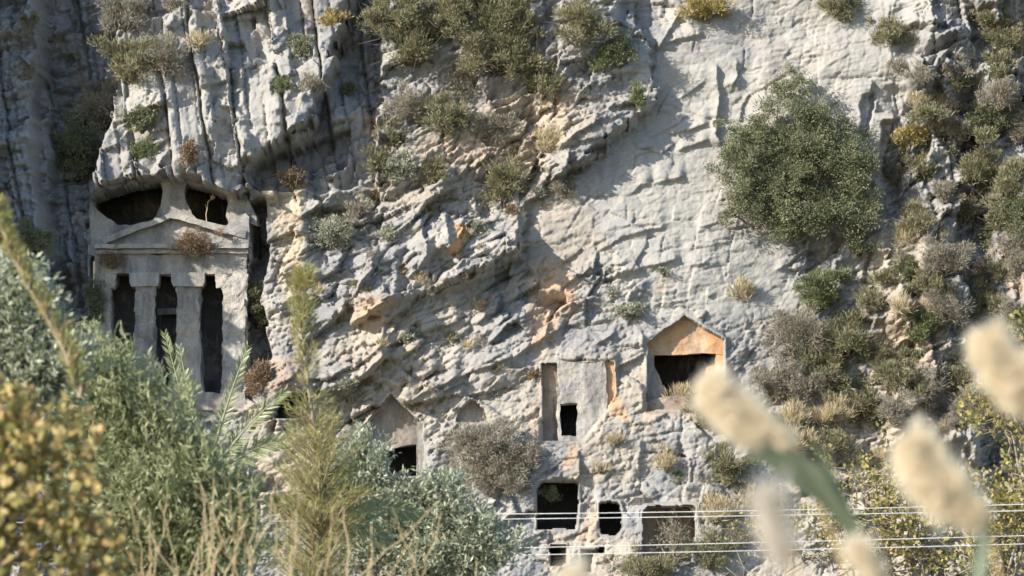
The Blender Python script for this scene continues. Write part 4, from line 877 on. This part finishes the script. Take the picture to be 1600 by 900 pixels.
spray_tree('leafy_shrub', 'yellow-orange leafy shrub along the right edge behind the plumes', 'shrub', [(1580, 640, 60, 80), (1600, 760, 70, 90), (1540, 850, 80, 80), (1620, 560, 40, 50)], 82, (1590, 1300), 'vine', (0.12, 0.085), 1050, (-.2, 0, .35), 42, shoot=.65, per=6, barkm='twig', trunk_r=.06, openness=.05)
spray_tree('leafy_shrub', 'sparse twiggy shrub with few yellow leaves at the bottom by the pale plume', 'shrub', [(1230, 850, 80, 55), (1180, 890, 80, 40)], 84, (1220, 1300), 'vine', (0.095, 0.06), 420, (0, 0, .45), 43, shoot=.55, per=5, barkm='twig', trunk_r=.04, openness=.0)

# ---- clumps of dry stalks along the bottom edge
def stalk_clump(label, px, py, Y, n, hpx, spread, seed):
    r = np.random.default_rng(seed); sc = Y / F; b = at(px, py + 40, Y); t = thing('dry_stalks', label, 'dry stalks', b, 'dry stalks along the bottom edge')
    for k in range(n):
        h = hpx * sc * r.uniform(.45, 1.05); x0 = r.normal() * spread * .4 * sc; dx = r.normal() * spread * .35 * sc + .06 * h
        segs = bent((x0, r.normal() * .2, 0), (x0 + dx, r.normal() * .2, h), .0065, .003, 6, .02, r); tt = r.random(); main = list(segs)
        for q in range(4):
            p = main[r.integers(2, 6)][0]; segs += bent(p, p + np.array((r.normal() * .10, r.normal() * .08, .18 + .1 * r.random())) * h * .4, .0035, .0018, 2, .05, r)
        v, f = tubes(segs, 4); link('stalk', mesh_np('stalk', v, f, M['straw'], {'tint': np.full(len(f), tt)}), t)
stalk_clump('tall straw stalks in front of the wind-swept bush', 350, 900, 28, 13, 190, 120, 51)
stalk_clump('straw stalks in front of the feathery tree and the olive', 560, 900, 28, 9, 150, 170, 52)
stalk_clump('thin straw stalks at the foot of the autumn tree', 250, 910, 30, 9, 200, 120, 53)
stalk_clump('low straw stalks below the silvery olive tree', 740, 910, 30, 5, 90, 160, 54)
stalk_clump('few straw stalks left of the feathery tree', 430, 905, 26, 4, 200, 60, 55)

# ---- reeds close to the viewer, out of focus
def reed(label, tip, neck, foot, Y, wpx, seed, mat='plume', blades=(), dens=1.0, stem_r=0.0042):
    r = np.random.default_rng(seed); sc = Y / F; n_ = np.array(at(*neck, Y)); ft = np.array(at(*foot, Y)); 
    d = (n_ - ft); k = (ft[2] - 0.0) / max(d[2], .05); g = ft - d * np.array([.15, 0, 1]) * k; g[2] = 0.0
    b = Vector(g); t = thing('reed', label, 'reed', b, 'flowering reeds close in front'); off = g
    tp = np.array(at(*tip, Y)) - off; nk = n_ - off; f0 = ft - off
    segs = bent((0, 0, 0), f0, stem_r * 1.3, stem_r, 4, .01, r) + bent(f0, nk, stem_r, stem_r * .8, 4, .02, r) + bent(nk, nk + (tp - nk) * .8, stem_r * .7, stem_r * .3, 4, .02, r)
    v, f = tubes(segs, 6); link('stem', mesh_np('stem', v, f, M['reed_stem'], smooth=True), t)
    ax = tp - nk; L = np.linalg.norm(ax); axn = ax / L; sd = np.cross(axn, (0, 1, 0)); sd /= np.linalg.norm(sd)
    if sd[0] > 0: sd = -sd
    P = []; D = []; Ln = []
    nb = int(300 * dens ** .5)                      # side branches of the plume, each a wisp of hair-fine fibres
    for k in range(nb):
        u = (k + r.random()) / nb * .96; pr = np.interp(u, [0, .1, .25, .55, .8, .93, 1], [.10, .42, .9, 1.0, .85, .55, .2]) * wpx * sc * r.uniform(.75, 1.15)
        sg = 1 if r.random() < .93 else -.25; a0 = nk + axn * (u * L); dr = sd * sg * (.75 + .3 * r.random()) + axn * (.55 + .35 * r.random()) + np.array([0, r.normal() * .35, -.12]); dr /= np.linalg.norm(dr)
        m = int(32 * dens ** .5); q = r.random(m) ** .8
        P.append(a0 + dr * (q * pr)[:, None] + np.array([0, 0, -.22 * pr]) * (q ** 2)[:, None] + r.normal(size=(m, 3)) * (.05 * pr + .002)); D.append(dr + r.normal(size=(m, 3)) * .4 + np.array([0, 0, -.25])); Ln.append(r.uniform(.02, .05, m))
    p = np.concatenate(P); dd = np.concatenate(D); ln = np.concatenate(Ln); m = len(p)
    link('plume', leaf_mesh('plume', p, dd, ln, 0.0036, M[mat], np.clip(.2 + .8 * r.random(m), 0, 1), r), t)
    for (a, mid, e, w) in blades:
        A = np.array(at(*a, Y)) - off; Mi = np.array(at(*mid, Y - .1)) - off; E = np.array(at(*e, Y - .15)) - off
        nn = 14; vs = []; 
        for i in range(nn + 1):
            q = i / nn; c = A * (1 - q) ** 2 + 2 * Mi * q * (1 - q) + E * q * q; tg = 2 * (1 - q) * (Mi - A) + 2 * q * (E - Mi); s = np.cross(tg, (0, 1, .25)); s /= np.linalg.norm(s)
            ww = w * sc * .5 * math.sin(math.pi * min(1, .12 + q * .88)) ** .6 if q < 1 else .0005
            vs += [c - s * ww, c + np.array([0, .006, 0]), c + s * ww]
        fs = []
        for i in range(nn):
            o = i * 3; fs += [(o, o + 1, o + 4, o + 3), (o + 1, o + 2, o + 5, o + 4)]
        fs = np.array(fs); link('blade', mesh_np('blade', np.array(vs), fs, M['reed_leaf'], {'tint': np.full(len(fs), r.random())}, smooth=True), t)
reed('cream reed plume in front of the gabled tomb\'s right, with green blades below', (1122, 580), (1244, 700), (1345, 1000), 8.0, 46, 61, blades=[((1335, 828), (1270, 700), (1165, 714), 36), ((1335, 830), (1255, 735), (1185, 690), 28), ((1345, 860), (1290, 760), (1235, 700), 20), ((1335, 815), (1225, 735), (1170, 700), 22), ((1342, 850), (1300, 720), (1260, 690), 14)])
reed('big cream reed plume at the lower right', (1440, 676), (1546, 818), (1570, 1000), 7.5, 54, 62, blades=[((1540, 830), (1530, 880), (1520, 960), 22)])
reed('reed plume cut by the right edge of the picture', (1552, 512), (1660, 650), (1680, 1000), 7.5, 46, 63)
reed('pale washed-out plume behind the green blades', (1212, 760), (1240, 880), (1260, 1050), 5.0, 8, 64, mat='plume_pale', dens=.07)
reed('small low plume tip at the bottom between the large plumes', (1345, 842), (1388, 900), (1400, 1000), 7.0, 13, 65, dens=.13)
reed('plume tip at the bottom below the ragged hole', (905, 890), (950, 960), (980, 1050), 6.0, 13, 67, dens=.13)
# ---- overhead wires
def wire(label, pts, Y):
    p = [np.array(at(x, y, Y)) for x, y in pts]; o0 = p[0]
    segs = [(p[i] - o0, p[i + 1] - o0, .0085, .0085) for i in range(len(p) - 1)]; v, f = tubes(segs, 5)
    o = link('wire', mesh_np('wire', v, f, M['wire'], smooth=True), None, Vector(o0)); tag(o, label, 'wire', 'overhead wires across the foot of the cliff')
def sagline(y0, y1, y2):   # rows at px 760, 1200, 1600
    c = np.polyfit([760, 1200, 1600], [y0, y1, y2], 2); return [(x, float(np.polyval(c, x))) for x in np.linspace(-900, 3200, 90)]
wire('topmost of the four white wires', sagline(803.5, 797.5, 788), 72)
wire('white wire just under the topmost one', sagline(811.5, 805.5, 798), 72)
wire('thin white wire, third from the top', sagline(857, 847.5, 837), 71)
wire('lowest of the four white wires', sagline(868, 860, 850), 71)
